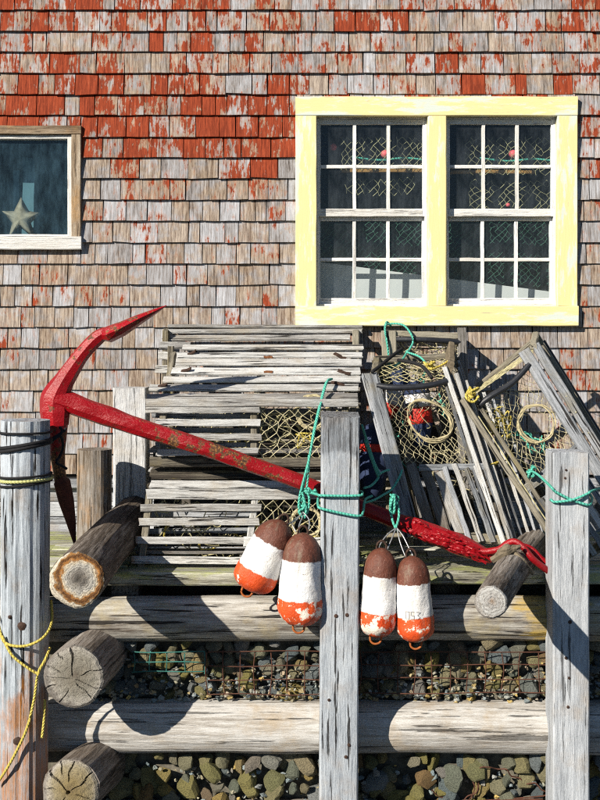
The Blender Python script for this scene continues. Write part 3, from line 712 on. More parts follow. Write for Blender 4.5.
# ------------------------------------------------------------------ rubble fill behind the wharf face
bank = thing('rubble_bank', (0, -.8, -1.44), None, None); bank['kind'] = 'structure'
m = MB(); quadbox(m, (-3, -.60, -1.44), (3, .2, -.11)); quadbox(m, (-3, -1.06, -1.44), (3, -.601, -.34)); m.build('earth_core', M['earth'], bank)
def hull(n, sx, sy, sz, rnd):
    bm = bmesh.new()
    for _ in range(n):
        v = Vector([random.gauss(0, 1) for _ in range(3)]).normalized() * random.uniform(.8, 1); bm.verts.new((v.x * sx, v.y * sy, v.z * sz))
    bmesh.ops.convex_hull(bm, input=bm.verts); loose = [v for v in bm.verts if not v.link_faces]
    bmesh.ops.delete(bm, geom=loose, context='VERTS'); bm.verts.index_update()
    vs = [v.co.copy() for v in bm.verts]; fs = [tuple(v.index for v in f.verts) for f in bm.faces]; bm.free(); return vs, fs
def rock_mesh(name, mat, n):
    vs, fs = hull(n, random.uniform(.8, 1.2), random.uniform(.6, .9), random.uniform(.55, .95), 0); me = bpy.data.meshes.new(name); me.from_pydata(vs, [], fs)
    bm = bmesh.new(); bm.from_mesh(me); bmesh.ops.subdivide_edges(bm, edges=bm.edges[:], cuts=1, use_grid_fill=True); bmesh.ops.smooth_vert(bm, verts=bm.verts[:], factor=.35, use_axis_x=True, use_axis_y=True, use_axis_z=True)
    for v in bm.verts: v.co *= 1.08 + .10 * noise.noise(v.co * 3.1 + Vector((n, len(vs), 0)))
    bm.to_mesh(me); bm.free(); vs = me.vertices
    a = me.attributes.new('rnd', 'FLOAT', 'POINT'); a.data.foreach_set('value', [0.0] * len(vs)); me.materials.append(mat); me.update(); return me
RG = [rock_mesh('stone', M['stone_g'], 22) for _ in range(10)]; RY = [rock_mesh('stone', M['stone_y'], 24) for _ in range(10)]
def stone_at(p, r, pool):
    o = bpy.data.objects.new('stone', random.choice(pool)); COL.objects.link(o); o.parent = bank; o.location = p - ORG[bank.name]
    o.scale = (r * random.uniform(.8, 1.2),) * 3; o.rotation_euler = (random.uniform(-.5, .5), random.uniform(0, 6.28), random.uniform(-.6, .6))
for k in range(168):     # upper gap: smaller grey stones behind the wire
    px = 60 + 556 * ((k % 42) + random.uniform(0, 1)) / 42; py = 640 + 56 * ((k // 42) + random.uniform(.1, .9)) / 4
    stone_at(W(px, py, -1.125 + random.uniform(-.02, .02)), random.choice([.04, .05, .055, .065, .075]), RG if random.random() < .62 else RY)
for k in range(132):     # lower gap: larger mossy stones
    px = 60 + 556 * ((k % 33) + random.uniform(0, 1)) / 33; py = 752 + 62 * ((k // 33) + random.uniform(.1, .9)) / 4
    stone_at(W(px, py, -1.13 + random.uniform(-.025, .02)), random.choice([.04, .05, .06, .07, .085]), RY if random.random() < .55 else RG)
m = MB()     # grit between and below the stones
for k in range(1300):
    if random.random() < .75:
        px = random.uniform(60, 612); py = random.triangular(655, 703, 697); p = W(px, py, -1.13 - .03 * max(0, (py - 670) / 30) + random.uniform(-.03, .03)); r = random.uniform(.008, .022)
    else:
        px = random.uniform(60, 612); py = random.uniform(765, 812); p = W(px, py, -1.11 + random.uniform(-.05, .03)); r = random.uniform(.01, .026)
    vs, fs = hull(9, r, r, r * .8, 0); m.add([v + p for v in vs], fs, [(0, 0, 0)] * len(vs), random.random(), [0] * len(vs))
m.build('gravel', M['stone_g'], bank, kind='stuff')
# wire mesh cage in the upper gap
def grid_wire(x0, x1, y0, y1, nx, ny, yd, mat, label, r=.0030):
    m = MB(); w = lambda: random.uniform(-2, 2)
    for i in range(nx + 1):
        px = x0 + (x1 - x0) * i / nx + w(); tube(m, spline([W(px, y0 + w(), yd), W(px + w(), (y0 + y1) / 2, yd - .01), W(px + w(), y1 + w(), yd)], 4), r, 5)
    for j in range(ny + 1):
        py = y0 + (y1 - y0) * j / ny + w() * .5; tube(m, spline([W(x0, py, yd), W(x0 * .7 + x1 * .3, py + w() * .6, yd - .012), W(x0 * .3 + x1 * .7, py + w() * .6, yd - .012), W(x1, py + w() * .5, yd)], 6), r, 5)
    return m.build('wire_mesh', mat, label=label, cat='wire mesh', group='wire mesh holding back the stones')
grid_wire(208, 321, 651, 694, 7, 3, -1.205, M['rustwire'], 'rusty square wire mesh before the stones left of centre post')
grid_wire(362, 556, 652, 692, 11, 3, -1.205, M['rustwire'], 'rusty square wire mesh before the stones right of centre post')
grid_wire(132, 204, 652, 672, 4, 2, -1.20, M['tealwire'], 'teal coated wire mesh near the cracked log end')
m = MB()
p = [432, 790]; ln = []; a = .4
for q in range(60):
    ln.append(W(p[0], p[1], -1.17 + random.uniform(-.02, .02))); a += random.uniform(-1.2, 1.2); p[0] = min(550, max(425, p[0] + 2 + 7 * math.cos(a))); p[1] = min(802, max(764, p[1] + 7 * math.sin(a)))
    if p[0] > 545: p[0] = 460
tube(m, spline(ln, 5), .0036, 5)
m.build('twisted_wire', M['rustwire'], label='tangle of rusty wire over the mossy stones, bottom right', cat='wire')

# ------------------------------------------------------------------ lobster traps, left stack
UPS = Vector((0, -.48, .88))
def hslat(root, xl, xr, py, y, w, t, up, mat='slat', tilt=0, rust=(0, 0), name='slat', segs=6):
    m = MB(); a, b = W(xl, py, y), W(xr, py, y); a.z += random.uniform(-.004, .004) + tilt; b.z += random.uniform(-.004, .004) - tilt
    board(m, a, b, w, t, up, segs, .0020, st0=rust[0], st1=rust[1], rough_end=.006); return m.build(name, M[mat], root)
def stick(root, p0, p1, w, t, up, mat='frame', name='frame_bar', segs=4, **k):
    m = MB(); board(m, p0, p1, w, t, up, segs, .002, **k); return m.build(name, M[mat], root)
def nail(root, px, py, y, ang=.3, L=.07):
    m = MB(); c = W(px, py, y); d = Vector((math.cos(ang), -.25, math.sin(ang))) * L / 2
    board(m, c - d, c + d, .02, .010, (0, -.5, .8), 3, .004); m.build('cleat', M['darkrust'], root)

FRONT = Vector((0, -1, 0))
# T3: the trap at the back, against the wall
t3 = thing('lobster_trap', (-.2, -.17, 0), 'lobster trap at the back of the left stack, mostly hidden against the wall', 'lobster trap', 'wooden lobster traps')
hslat(t3, 168, 362, 331, -.14, .05, .016, (0, -.3, 1), rust=(.5, 0)); hslat(t3, 163, 350, 337.5, -.26, .05, .016, (0, -.6, 1), rust=(0, .6))
hslat(t3, 168, 362, 326, -.05, .05, .016, (0, -.1, 1))
for py, xl in ((346, 160), (356, 158), (369, 156)): hslat(t3, xl, 190, py, -.30, .045, .016, FRONT, rust=(.6, 0))
for px in (166, 356):
    stick(t3, W(px, 331, -.28), Vector((W(px, 331, -.28).x, -.28, .002)), .04, .04, FRONT); stick(t3, W(px, 329, -.05), Vector((W(px, 329, -.05).x, -.05, .002)), .04, .04, FRONT)
    stick(t3, W(px, 334, -.28) , W(px, 331, -.05), .035, .03, (0, 0, 1))
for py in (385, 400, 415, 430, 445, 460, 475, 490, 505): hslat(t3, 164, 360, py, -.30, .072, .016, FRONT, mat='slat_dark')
# T1: upper trap with a sloping slatted lid
t1 = thing('lobster_trap', (-.26, -.7, .55), 'upper trap of the left stack with close slatted lid and shadow across it', 'lobster trap', 'wooden lobster traps')
def t1y(py): return -.97 + (408 - py) / 63 * .53
for (py, xl, xr, w) in ((347.5, 183, 363, .066), (355, 178, 362, .070), (362.5, 176, 361, .074), (371, 172, 360, .076), (379.5, 164, 360, .070), (387.5, 149, 358, .080), (396.5, 147, 357, .082)):
    hslat(t1, xl, xr, py, t1y(py), w * random.uniform(.70, .86), .012, UPS + Vector((0, random.uniform(-.12, .12), 0)), rust=(random.choice([0, 0, .7]), random.choice([0, .6])), mat='slat')
hslat(t1, 146, 357, 403.5, -.985, .04, .03, FRONT, rust=(.6, .3))
for (px, py, a) in ((190, 353.5, .4), (185, 370.5, .3), (161, 386, .35), (340, 356, -.5), (344, 372, -.3), (338, 384, -.3)): nail(t1, px, py, t1y(py) - .012, a)
for (px, py) in ((268, 357), (268, 372)):
    m = MB(); board(m, W(px - 4, py, t1y(py) - .012), W(px + 4, py, t1y(py) - .012), .02, .005, UPS, 3, .003); m.build('rust_plate', M['rust'], t1)
for (py, xl, xr) in ((409.5, 146, 260), (423, 155, 260), (437, 160, 261), (452, 158, 258)): hslat(t1, xl, xr, py, -.985, .036, .016, FRONT, rust=(random.choice([0, .5]), .6))
for (py, xl, xr) in ((416, 152, 258), (430, 158, 259), (445, 156, 258), (461, 152, 350)): hslat(t1, xl, xr, py, -.925, .026, .014, FRONT, mat='slat_mid')
for px in (163, 254, 345):
    stick(t1, W(px, 403, -.955), W(px, 460, -.955), .036, .03, FRONT); stick(t1, W(px, 404, -.95) - UPS * .04, W(px + 10, 347, -.46) - UPS * .045, .035, .03, UPS)
    stick(t1, W(px + 8, 346, -.44), Vector((W(px + 8, 346, -.44).x, -.44, .56)), .036, .03, FRONT)
stick(t1, W(150, 462, -.95), W(352, 462, -.95), .05, .045, FRONT, 'frame'); stick(t1, Vector((-.8, -.44, .57)), Vector((.33, -.44, .57)), .05, .03, FRONT)
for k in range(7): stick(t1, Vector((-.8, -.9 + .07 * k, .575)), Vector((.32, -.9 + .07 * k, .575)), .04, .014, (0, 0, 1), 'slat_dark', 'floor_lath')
A, B_, C, D = W(258, 404, -.965), W(352, 404, -.965), W(352, 461, -.965), W(258, 461, -.965)
def bil(a, b, c, d, bulge=0, n=FRONT):
    return lambda u, v: (a * (1 - u) + b * u) * (1 - v) + (d * (1 - u) + c * u) * v + n * bulge * math.sin(u * math.pi) * math.sin(v * math.pi)
m = MB(); net(m, bil(A, B_, C, D, .02), 8, 5, .0020, .3); m.build('net', M['net_y'], t1)
m = MB(); ring(m, W(312, 412, -.90), Vector((1, 0, 0)), Vector((0, .2, 1)).normalized(), .085, .008, 2); ring(m, W(305, 425, -.75), Vector((1, 0, 0)), Vector((0, .3, 1)).normalized(), .10, .006, 1); m.build('entrance_hoop', M['hoop'], t1)
m = MB(); net(m, bil(W(170, 410, -.8), W(345, 412, -.78), W(345, 455, -.7), W(170, 455, -.7), .05), 14, 4, .0019, .5, .15); m.build('inner_net', M['net_in'], t1)
# T2: lower trap, racked to the left at its foot
t2 = thing('lobster_trap', (-.3, -.75, 0), 'lower trap of the left stack with wide gapped rusty ended slats', 'lobster trap', 'wooden lobster traps')
hslat(t2, 150, 345, 476, -.93, .05, .02, (0, -.3, 1), mat='frame', rust=(.3, 0)); hslat(t2, 150, 348, 485, -1.0, .058, .016, (0, -.55, .8)); hslat(t2, 147, 346, 494, -1.045, .052, .018, FRONT, rust=(.8, .4))
hslat(t2, 152, 345, 470.5, -.90, .05, .016, (0, -.2, 1), mat='frame')
for (py, xl, xr, y) in ((507, 141, 261, -1.055), (522, 139, 259, -1.06), (540, 136, 256, -1.065), (560, 132, 250, -1.07)): hslat(t2, xl, xr, py, y, .037, .016, FRONT, rust=(1.0 if py > 510 else 0, .8 if py > 530 else .3))
stick(t2, W(150, 492, -1.03), W(141, 568, -1.045), .036, .03, FRONT, 'frame'); stick(t2, W(256, 495, -1.03), W(246, 568, -1.045), .036, .03, FRONT, 'slat'); stick(t2, W(345, 495, -1.03), W(338, 568, -1.045), .036, .03, FRONT)
for (py, xl, xr) in ((515, 148, 256), (531, 146, 252), (550, 142, 340)): hslat(t2, xl, xr, py, -.93, .028, .014, FRONT, mat='slat_mid')
stick(t2, W(143, 572, -1.04), W(342, 572, -1.04), .05, .045, FRONT, 'frame')
hslat(t2, 240, 342, 560, -1.068, .05, .016, FRONT); hslat(t2, 244, 342, 542, -1.066, .05, .016, FRONT)
for x in (-.78, -.2, .25): stick(t2, Vector((x, -.45, .02)), Vector((x, -.45, .51)), .036, .03, FRONT); stick(t2, Vector((x, -1.0, .40)), Vector((x, -.45, .50)), .036, .03, (0, 0, 1)); stick(t2, Vector((x, -1.03, .03)), Vector((x, -.42, .03)), .04, .04, (0, 0, 1))
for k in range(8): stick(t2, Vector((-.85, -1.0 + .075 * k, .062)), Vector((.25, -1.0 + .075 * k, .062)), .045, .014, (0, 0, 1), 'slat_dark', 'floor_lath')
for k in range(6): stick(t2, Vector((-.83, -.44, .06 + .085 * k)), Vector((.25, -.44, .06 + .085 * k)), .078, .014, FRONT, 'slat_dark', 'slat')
for k in range(5): stick(t2, Vector((-.8, -.86 + .1 * k, .47 + .018 * k)), Vector((.25, -.86 + .1 * k, .47 + .018 * k)), .06, .014, (0, 0, 1), 'slat', 'slat')
m = MB(); net(m, bil(W(255, 494, -1.04), W(345, 494, -1.04), W(342, 540, -1.05), W(252, 545, -1.05), .015), 8, 4, .0020, .3); m.build('net', M['net_y'], t2)
m = MB(); ring(m, W(306, 522, -.98), Vector((1, 0, 0)), Vector((0, .2, 1)).normalized(), .075, .008, 2); m.build('entrance_hoop', M['hoop'], t2)
m = MB(); net(m, bil(W(160, 500, -.85), W(250, 505, -.85), W(250, 560, -.8), W(150, 555, -.8), .05), 9, 5, .003, .6, .2); m.build('inner_net', M['net_in'], t2)

# ------------------------------------------------------------------ lobster traps, right group
def hexP(TL, TR, BR, BL, back_t, back_b):
    def P(u, v, w):
        f = (TL * (1 - u) + TR * u) * (1 - v) + (BL * (1 - u) + BR * u) * v
        return f + (back_t * (1 - v) + back_b * v) * w
    return P
def edge(root, P, a, b, w, t, upv, mat='frame', name='frame_bar', **k):
    m = MB(); board(m, P(*a), P(*b), w, t, upv, 7, .0025, **k); return m.build(name, M[mat], root)
# behind: trap standing on end near the wall
ta = thing('lobster_trap', (.72, -.28, 0), 'small upright trap behind the leaning trap, teal cord over its top', 'lobster trap', 'wooden lobster traps')
tl, tr = W(389, 333, -.42), W(462, 336, -.40); bl, br = Vector((tl.x + .03, -.44, 0)), Vector((tr.x + .04, -.44, 0))
P = hexP(tl, tr, br, bl, Vector((0.02, .33, .0)), Vector((0.02, .33, 0)))
edge(ta, P, (0, -.01, 0), (0, 1, 0), .085, .03, FRONT, 'frame', stm=.1); edge(ta, P, (1, -.04, 0), (1, 1, 0), .05, .035, FRONT, 'slat_dark'); edge(ta, P, (0, 0, 1), (0, 1, 1), .05, .035, FRONT); edge(ta, P, (1, 0, 1), (1, 1, 1), .05, .035, FRONT)
edge(ta, P, (0, .0, .03), (1, .0, .03), .035, .03, FRONT, 'frame'); edge(ta, P, (0, 0, 1), (1, 0, 1), .035, .03, FRONT); edge(ta, P, (0, 0, 0), (0, 0, 1), .03, .03, (0, 0, 1)); edge(ta, P, (1, 0, 0), (1, 0, 1), .03, .03, (0, 0, 1))
for k in range(5): edge(ta, P, (.12 + .19 * k, .45, .0), (.12 + .19 * k, 1, 0), .05, .015, FRONT, 'slat_dark', 'slat')
m = MB(); tube(m, spline([P(.1, .03, 0), P(.5, .025, -.08), P(.98, .03, 0)]), .016, 10); m.build('pipe', M['black'], ta)
for k in range(4): edge(ta, P, (1, .0, .15 + .25 * k), (1, 1, .15 + .25 * k), .05, .014, (1, 0, 0), 'slat', 'slat')
m = MB(); net(m, lambda u, v: P(u, v * .45, .02 + .25 * math.sin(u * 3.1) * math.sin(v * 3.1)), 7, 8, .0020, .4); m.build('net', M['net_y'], ta)
m = MB(); net(m, lambda u, v: P(u, 0, v), 7, 4, .0020, .4); m.build('top_net', M['net_in'], ta)
# B: leaning trap with round entrance
tb = thing('lobster_trap', (.86, -.8, 0), 'leaning trap with grey side board and round entrance ring, just right of centre post', 'lobster trap', 'wooden lobster traps')
P = hexP(W(371, 380, -.86), W(448, 377, -.86), W(503, 543, -.99), W(412, 535, -.99), Vector((.05, .36, .10)), Vector((.05, .40, .03)))
edge(tb, P, (0, -.04, 0), (0, 1, 0), .086, .035, FRONT, 'slat_mid', rough_end=.012); edge(tb, P, (1, -.06, 0), (1, 1, 0), .024, .03, FRONT, 'slat'); edge(tb, P, (1.12, -.02, .0), (1.09, 1, 0), .024, .03, FRONT, 'slat')
edge(tb, P, (.93, .02, .03), (.93, .99, .03), .016, .02, FRONT, 'slat_mid'); edge(tb, P, (0, 0, 1), (0, 1, 1), .05, .04, FRONT); edge(tb, P, (1.05, -.02, 1), (1.05, 1, 1), .05, .04, FRONT)
edge(tb, P, (.02, .0, .06), (.02, .0, 1), .04, .03, (0, 0, 1)); edge(tb, P, (1.06, -.05, 0), (1.06, -.05, 1), .035, .075, (.3, 0, 1), 'brownrot', 'rim_board'); edge(tb, P, (0, 0, 1), (1, 0, 1), .04, .03, FRONT)
edge(tb, P, (.02, .99, .05), (1.05, .99, .05), .05, .03, FRONT); edge(tb, P, (.3, .565, .02), (1.1, .545, .02), .034, .02, FRONT, 'slat_mid')
m = MB(); tube(m, spline([P(.06, .035, -.02), P(.3, .045, -.07), P(.7, .04, -.07), P(.97, .02, -.02)]), .016, 12); m.build('pipe', M['black'], tb)
for k, u in enumerate((.20, .36, .52)): edge(tb, P, (u, .55 + .02 * k, .04), (u + .03, 1, .04), .055, .014, FRONT, 'slat_dark' if k < 2 else 'slat', 'slat')
for k, u in enumerate((.60, .73, .86, .985, 1.08)): edge(tb, P, (u, .555 - .02 * (k % 2), -.01), (u + .03, 1.0, -.01), .027, .015, FRONT, 'slat' if k % 2 else 'slat_mid', 'slat')
for k, (u, w_, mt) in enumerate(((1.20, .10, 'slat'), (1.27, .22, 'slat_mid'), (1.36, .34, 'slat'), (1.44, .46, 'slat_mid'), (1.52, .6, 'slat_mid'))): edge(tb, P, (u, .04 + .05 * k, w_), (u - .05, 1, w_), .020, .014, FRONT, mt, 'slat')
for k in range(6): edge(tb, P, (1.13, .0, .10 + .17 * k), (1.12, 1, .10 + .17 * k), .035, .014, (1, 0, 0), 'slat_dark' if k % 2 else 'slat_mid', 'slat')
for k, (u, w_) in enumerate(((-.02, .3), (-.02, .6), (-.02, .9))): edge(tb, P, (u, .0, w_), (u, 1, w_), .04, .014, (1, 0, 0), 'slat_mid', 'slat')
for k, u in enumerate((1.0, 1.03)): edge(tb, P, (u, .0, .1 + .1 * k), (u + .03, .55, .1 + .1 * k), .016, .012, FRONT, 'slat_mid', 'slat')
for k in range(5): edge(tb, P, (.1 + .2 * k, .3, 1), (.1 + .2 * k, 1, 1), .05, .014, FRONT, 'slat_dark', 'slat')
m = MB()
cR = P(.60, .27, .0)
def Bn(u, v):
    p = P(.10 + .84 * u, .06 + .48 * v, .02); d = (p - cR); k = max(0, 1 - d.length / .22); return p + Vector((0, .10 * k, 0))
net(m, Bn, 11, 10, .0014, .3, .05, hole=(cR, .105))
m.v = [v for v in m.v]; m.build('net', M['net_y'], tb)
m = MB(); ax = (P(1, .3, 0) - P(0, .3, 0)).normalized(); ay = (P(.5, 0, 0) - P(.5, 1, 0)).normalized(); ring(m, cR + Vector((0, .03, 0)), ax, ay, .112, .0040, 4); m.build('entrance_hoop', M['hoop'], tb)
m = MB(); net(m, lambda u, v: P(u, 0, v) - Vector((0, 0, .02 * math.sin(u * 3.1))), 9, 5, .0022, .3); m.build('top_net', M['net_in'], tb)
# C: trap tipped over on its corner, at the right
tc_ = thing('lobster_trap', (1.45, -.8, 0), 'trap tipped on its corner at the far right, netted with a cane ring', 'lobster trap', 'wooden lobster traps')
P = hexP(W(466, 401, -.95), W(533, 354, -.93), W(640, 530, -1.0), W(573, 566, -1.05), Vector((.10, .42, .035)), Vector((.10, .42, .05)))
edge(tc_, P, (-.03, -.02, 0), (-.03, 1, 0), .03, .035, FRONT, 'frame', stm=.15); edge(tc_, P, (.10, .02, .02), (.10, 1, .02), .022, .02, FRONT, 'frame'); edge(tc_, P, (.16, .62, -.03), (.16, 1, -.03), .05, .02, FRONT, 'slat_mid', 'slat')
edge(tc_, P, (.93, -.04, -.02), (.93, 1, -.02), .062, .03, FRONT, 'slat_mid', 'side_board'); edge(tc_, P, (1.08, -.03, .04), (1.08, 1, .04), .045, .03, FRONT, 'slat_mid', 'side_board')
edge(tc_, P, (1.08, -.06, 1), (1.08, 1, 1), .035, .035, FRONT, 'frame', stm=.2); edge(tc_, P, (0, 0, 1), (0, 1, 1), .035, .035, FRONT, 'frame')
edge(tc_, P, (0, 0, 1), (1.08, -.03, 1), .03, .03, FRONT, 'frame'); edge(tc_, P, (1.05, -.03, 0), (1.08, -.05, 1), .035, .035, (0, 0, 1), 'frame'); edge(tc_, P, (-.01, 0, 0), (0, 0, 1), .03, .03, (0, 0, 1))
edge(tc_, P, (.0, .55, .02), (1.0, .50, .02), .05, .02, FRONT, 'slat_mid'); edge(tc_, P, (0, .99, .1), (1, .99, .1), .05, .03, FRONT)
edge(tc_, P, (.03, .1, -.01), (.03, .98, -.01), .006, .006, FRONT, 'net_in', 'twine')
m = MB(); tube(m, spline([P(.12, .055, -.03), P(.3, .05, -.07), P(.62, .055, -.07), P(.9, .03, -.03)]), .016, 12); m.build('pipe', M['black'], tc_)
cC = P(.58, .30, .02)
def Cn(u, v):
    p = P(.10 + .8 * u, .04 + .50 * v, .02); k = max(0, 1 - (p - cC).length / .2); return p + Vector((0, .09 * k, 0))
m = MB(); net(m, Cn, 11, 12, .0014, .3, .05, hole=(cC, .09)); m.build('net', M['net_y'], tc_)
m = MB(); ax = (P(1, .3, 0) - P(0, .3, 0)).normalized(); ay = (P(.5, 0, 0) - P(.5, 1, 0)).normalized(); ring(m, cC + Vector((0, .02, 0)), ax, ay, .096, .0038, 4); m.build('entrance_hoop', M['hoop'], tc_)
m = MB(); net(m, lambda u, v: P(1.08, v, u), 5, 12, .003, .3); m.build('side_net', M['net_in'], tc_)
m = MB(); net(m, lambda u, v: P(u, 0, v), 8, 5, .0019, .3); m.build('top_net', M['net_in'], tc_)
for k, u in enumerate((.30, .44, .58, .74)): edge(tc_, P, (u, .53, .0), (u + .02, 1, .0), .03, .014, FRONT, 'slat_mid' if k % 2 else 'slat', 'slat')
for k, (u, w_) in enumerate(((.02, .5), (.02, .8), (1.12, .35), (1.12, .65))): edge(tc_, P, (u, .0, w_), (u, 1, w_), .03, .014, (1, 0, 0), 'frame', 'slat')
for k in range(4): edge(tc_, P, (.15 + .22 * k, .58, .95), (.15 + .22 * k, 1, .95), .05, .014, FRONT, 'slat_mid', 'slat')
m = MB(); tube(m, [P(1.12, .0, 1.02) + Vector((0, 0, 0)), P(1.12, 1, 1.02)], .012, 8); m.build('pipe', M['black'], tc_)

def tangle(root, corner_lo, corner_hi, n, mat, r=.0028, seed=0, ln=6):
    rs = random.Random(seed); m = MB(); lo, hi = Vector(corner_lo), Vector(corner_hi)
    for _ in range(n):
        p = Vector([rs.uniform(lo[i], hi[i]) for i in range(3)]); pts = [p]
        for k in range(ln):
            p = p + Vector([rs.gauss(0, .05) for _ in range(3)]); p = Vector([min(max(p[i], lo[i]), hi[i]) for i in range(3)]); pts.append(p)
        tube(m, spline(pts, 4), r, 4, caps=False)
    return m.build('twine_tangle', M[mat], root, kind='stuff')
tangle(t1, (-.72, -.94, .59), (.28, -.72, .76), 26, 'net_in', seed=1); tangle(t1, (-.7, -.94, .59), (.28, -.8, .66), 8, 'yellowrope', .005, seed=2)
tangle(t2, (-.78, -1.0, .08), (.2, -.75, .36), 30, 'net_in', seed=3); tangle(t2, (-.75, -1.0, .07), (.2, -.85, .2), 9, 'yellowrope', .005, seed=4)
tangle(ta, (.54, -.38, .85), (.9, -.15, 1.16), 18, 'net_in', seed=5)
tangle(tb, (.46, -.8, .55), (.80, -.58, .98), 16, 'net_in', .002, seed=6); tangle(tb, (.46, -.8, .55), (.80, -.6, .95), 3, 'blackrope', .005, seed=7); tangle(tb, (.72, -.88, .30), (.98, -.62, .55), 14, 'net_y', seed=17); tangle(tb, (.44, -.66, .45), (.80, -.58, .98), 5, 'teal', .005, seed=18)
tangle(tc_, (1.12, -.78, .30), (1.42, -.6, .62), 16, 'net_in', seed=8); tangle(tc_, (.98, -.9, .5), (1.12, -.75, .8), 8, 'yellowrope', .004, seed=9); tangle(tc_, (1.14, -.85, .56), (1.3, -.72, .66), 3, 'teal', .004, seed=10)
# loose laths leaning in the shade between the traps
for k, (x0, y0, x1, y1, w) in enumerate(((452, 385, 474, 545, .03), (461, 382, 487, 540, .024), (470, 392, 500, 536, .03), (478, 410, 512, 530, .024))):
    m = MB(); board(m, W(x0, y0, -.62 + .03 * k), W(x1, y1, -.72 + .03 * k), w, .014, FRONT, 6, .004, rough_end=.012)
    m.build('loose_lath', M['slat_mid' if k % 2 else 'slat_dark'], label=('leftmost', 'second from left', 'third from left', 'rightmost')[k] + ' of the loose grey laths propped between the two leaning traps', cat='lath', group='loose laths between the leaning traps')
# painted floats stowed behind the leaning trap
def float_buoy(px, py, y, r, L, axis, bands, label):
    c = W(px, py, y); ax = Vector(axis).normalized(); root = thing('trap_buoy', c, label, 'buoy', 'painted buoys stowed among the traps')
    def prof_r(f): return r * min(1, .45 + 1.6 * f) if f < .35 else r * (1 if f < .8 else max(.35, math.sqrt(max(0, 1 - ((f - .8) / .2) ** 2 * .9))))
    for (f0, f1, mt) in bands:
        m = MB(); lathe(m, c, ax, [(prof_r(f0 + (f1 - f0) * k / 5), L * (f0 + (f1 - f0) * k / 5)) for k in range(6)], 18, .02, px); m.build('paint_band', M[mt], root, smooth=True)
float_buoy(372, 500, -.72, .085, .42, (.05, .1, 1), [(0, .62, 'navy'), (.62, .72, 'redp'), (.72, 1, 'navy')], 'navy buoy with a red band in the shade right of centre post')
float_buoy(385, 420, -.62, .06, .3, (.3, .1, .8), [(0, .3, 'redp'), (.3, .6, 'white'), (.6, 1, 'navy')], 'red white and navy buoy behind the leaning side board')
float_buoy(422, 447, -.70, .075, .36, (-.1, .1, 1), [(0, .35, 'navy'), (.35, .6, 'redp'), (.6, .8, 'white'), (.8, 1, 'navy')], 'banded navy buoy seen through the leaning trap ring')

# ------------------------------------------------------------------ the red anchor
anc = thing('anchor', W(60, 545, -1.18), 'big old red painted anchor lying across the traps', 'anchor')
AY = -1.19
m = MB()
sh = spline([W(56, 398, AY - .01), W(85, 408, AY), W(130, 424, AY), W(210, 450, AY), W(300, 482, AY + .005), W(386, 517, AY + .01), W(420, 529, AY), W(455, 543, AY), W(492, 558, AY)], 9)
px = 5.81 / F
tube(m, sh, [11 * px, 10.5 * px, 9.5 * px, 8 * px, 7.5 * px, 7.5 * px, 9.5 * px, 11 * px, 6 * px], 10, up=(0, 1, 0), ry=[.046, .046, .044, .038, .036, .036, .044, .048, .03], lump=.14, lscale=9, seed=1, st=[0, 0, .15, .8, .45, .1, 0, .1, .2])
m.build('shank', M['red'], anc, smooth=False)
m = MB()   # the ragged forged end
for k in range(46):
    f = random.random(); c = W(412 + 72 * f, 528 + 28 * f + random.uniform(-8, 6), AY - .035 + random.uniform(-.02, .015)); d = Vector((.05, random.uniform(-.01, .01), -.022 + random.uniform(-.012, .012)))
    d = d * random.uniform(.5, 1.6); rr_ = random.uniform(.006, .012)
    tube(m, spline([c - d, c - d * .3 + Vector((0, -.006, .004)), c + d * .4 + Vector((0, -.004, .0)), c + d], 5), [.003, rr_, rr_ * .8, .003], 7, lump=.7, lscale=60, seed=k)
m.build('ragged_end', M['red'], anc, smooth=False)
m = MB()   # upper arm and crown
arm = spline([W(56, 426, AY), W(55, 412, AY), W(56, 398, AY), W(64, 381, AY), W(80, 357, AY - .005), W(97, 338, AY - .01), W(110, 331, AY - .01)], 5)
tube(m, arm, [13 * px, 15.5 * px, 15 * px, 10.5 * px, 8 * px, 7.5 * px, 5 * px], 8, up=(0, 1, 0), ry=[.05, .055, .055, .05, .045, .04, .03], lump=.08, lscale=8, seed=6, st=[0, 0, 0, .1, .2, .25, .1])
m.build('arm', M['red'], anc, smooth=False)
m = MB()   # upper fluke: pointed palm plate
fl = [W(104, 335, AY - .01), W(109, 334.5, AY - .012), W(122, 329, AY - .015), W(140, 319, AY - .015), W(155, 311.5, AY - .015), W(166.5, 305.5, AY - .015)]
tube(m, fl, [6 * px, 8.5 * px, 7.5 * px, 5 * px, 2.8 * px, .4 * px], 8, up=(0, 1, 0), ry=[.05, .075, .08, .06, .035, .004], lump=.08, seed=9, st=.35)
m.build('fluke', M['red'], anc, smooth=False)
m = MB()   # lower arm and its fluke, bare rust
tube(m, spline([W(57, 415, AY), W(57, 445, AY + .005), W(59, 470, AY + .01), W(63, 495, AY + .02), W(70, 520, AY + .02)], 6), [12 * px, 8.5 * px, 6 * px, 6 * px, 4 * px], 12, up=(0, 1, 0), ry=[.05, .04, .035, .03, .02], lump=.12, seed=4, st=[.2, .8, 1.3, 1.5, 1.5])
m.build('arm', M['red'], anc, smooth=True)
m = MB(); tube(m, [W(60, 478, AY), W(62, 482, AY), W(66, 500, AY + .01), W(71, 522, AY + .02), W(75, 545, AY + .03)], [5 * px, 8.5 * px, 8 * px, 5 * px, 1 * px], 8, up=(0, 1, 0), ry=[.05, .06, .05, .03, .01], seed=5)
m.build('fluke', M['redrust'], anc, label='dark rusty lower fluke')
m = MB()   # shackle straps at the tip
tube(m, spline([W(480, 552, AY - .03), W(497, 550, AY - .05), W(512, 541.5, AY - .06), W(522, 546, AY - .08), W(534, 560, AY - .1), W(552, 573, AY - .06), W(565, 576, AY - .02)], 7), .017, 9, lump=.2, lscale=18, seed=3); m.build('strap', M['red'], anc, smooth=True)
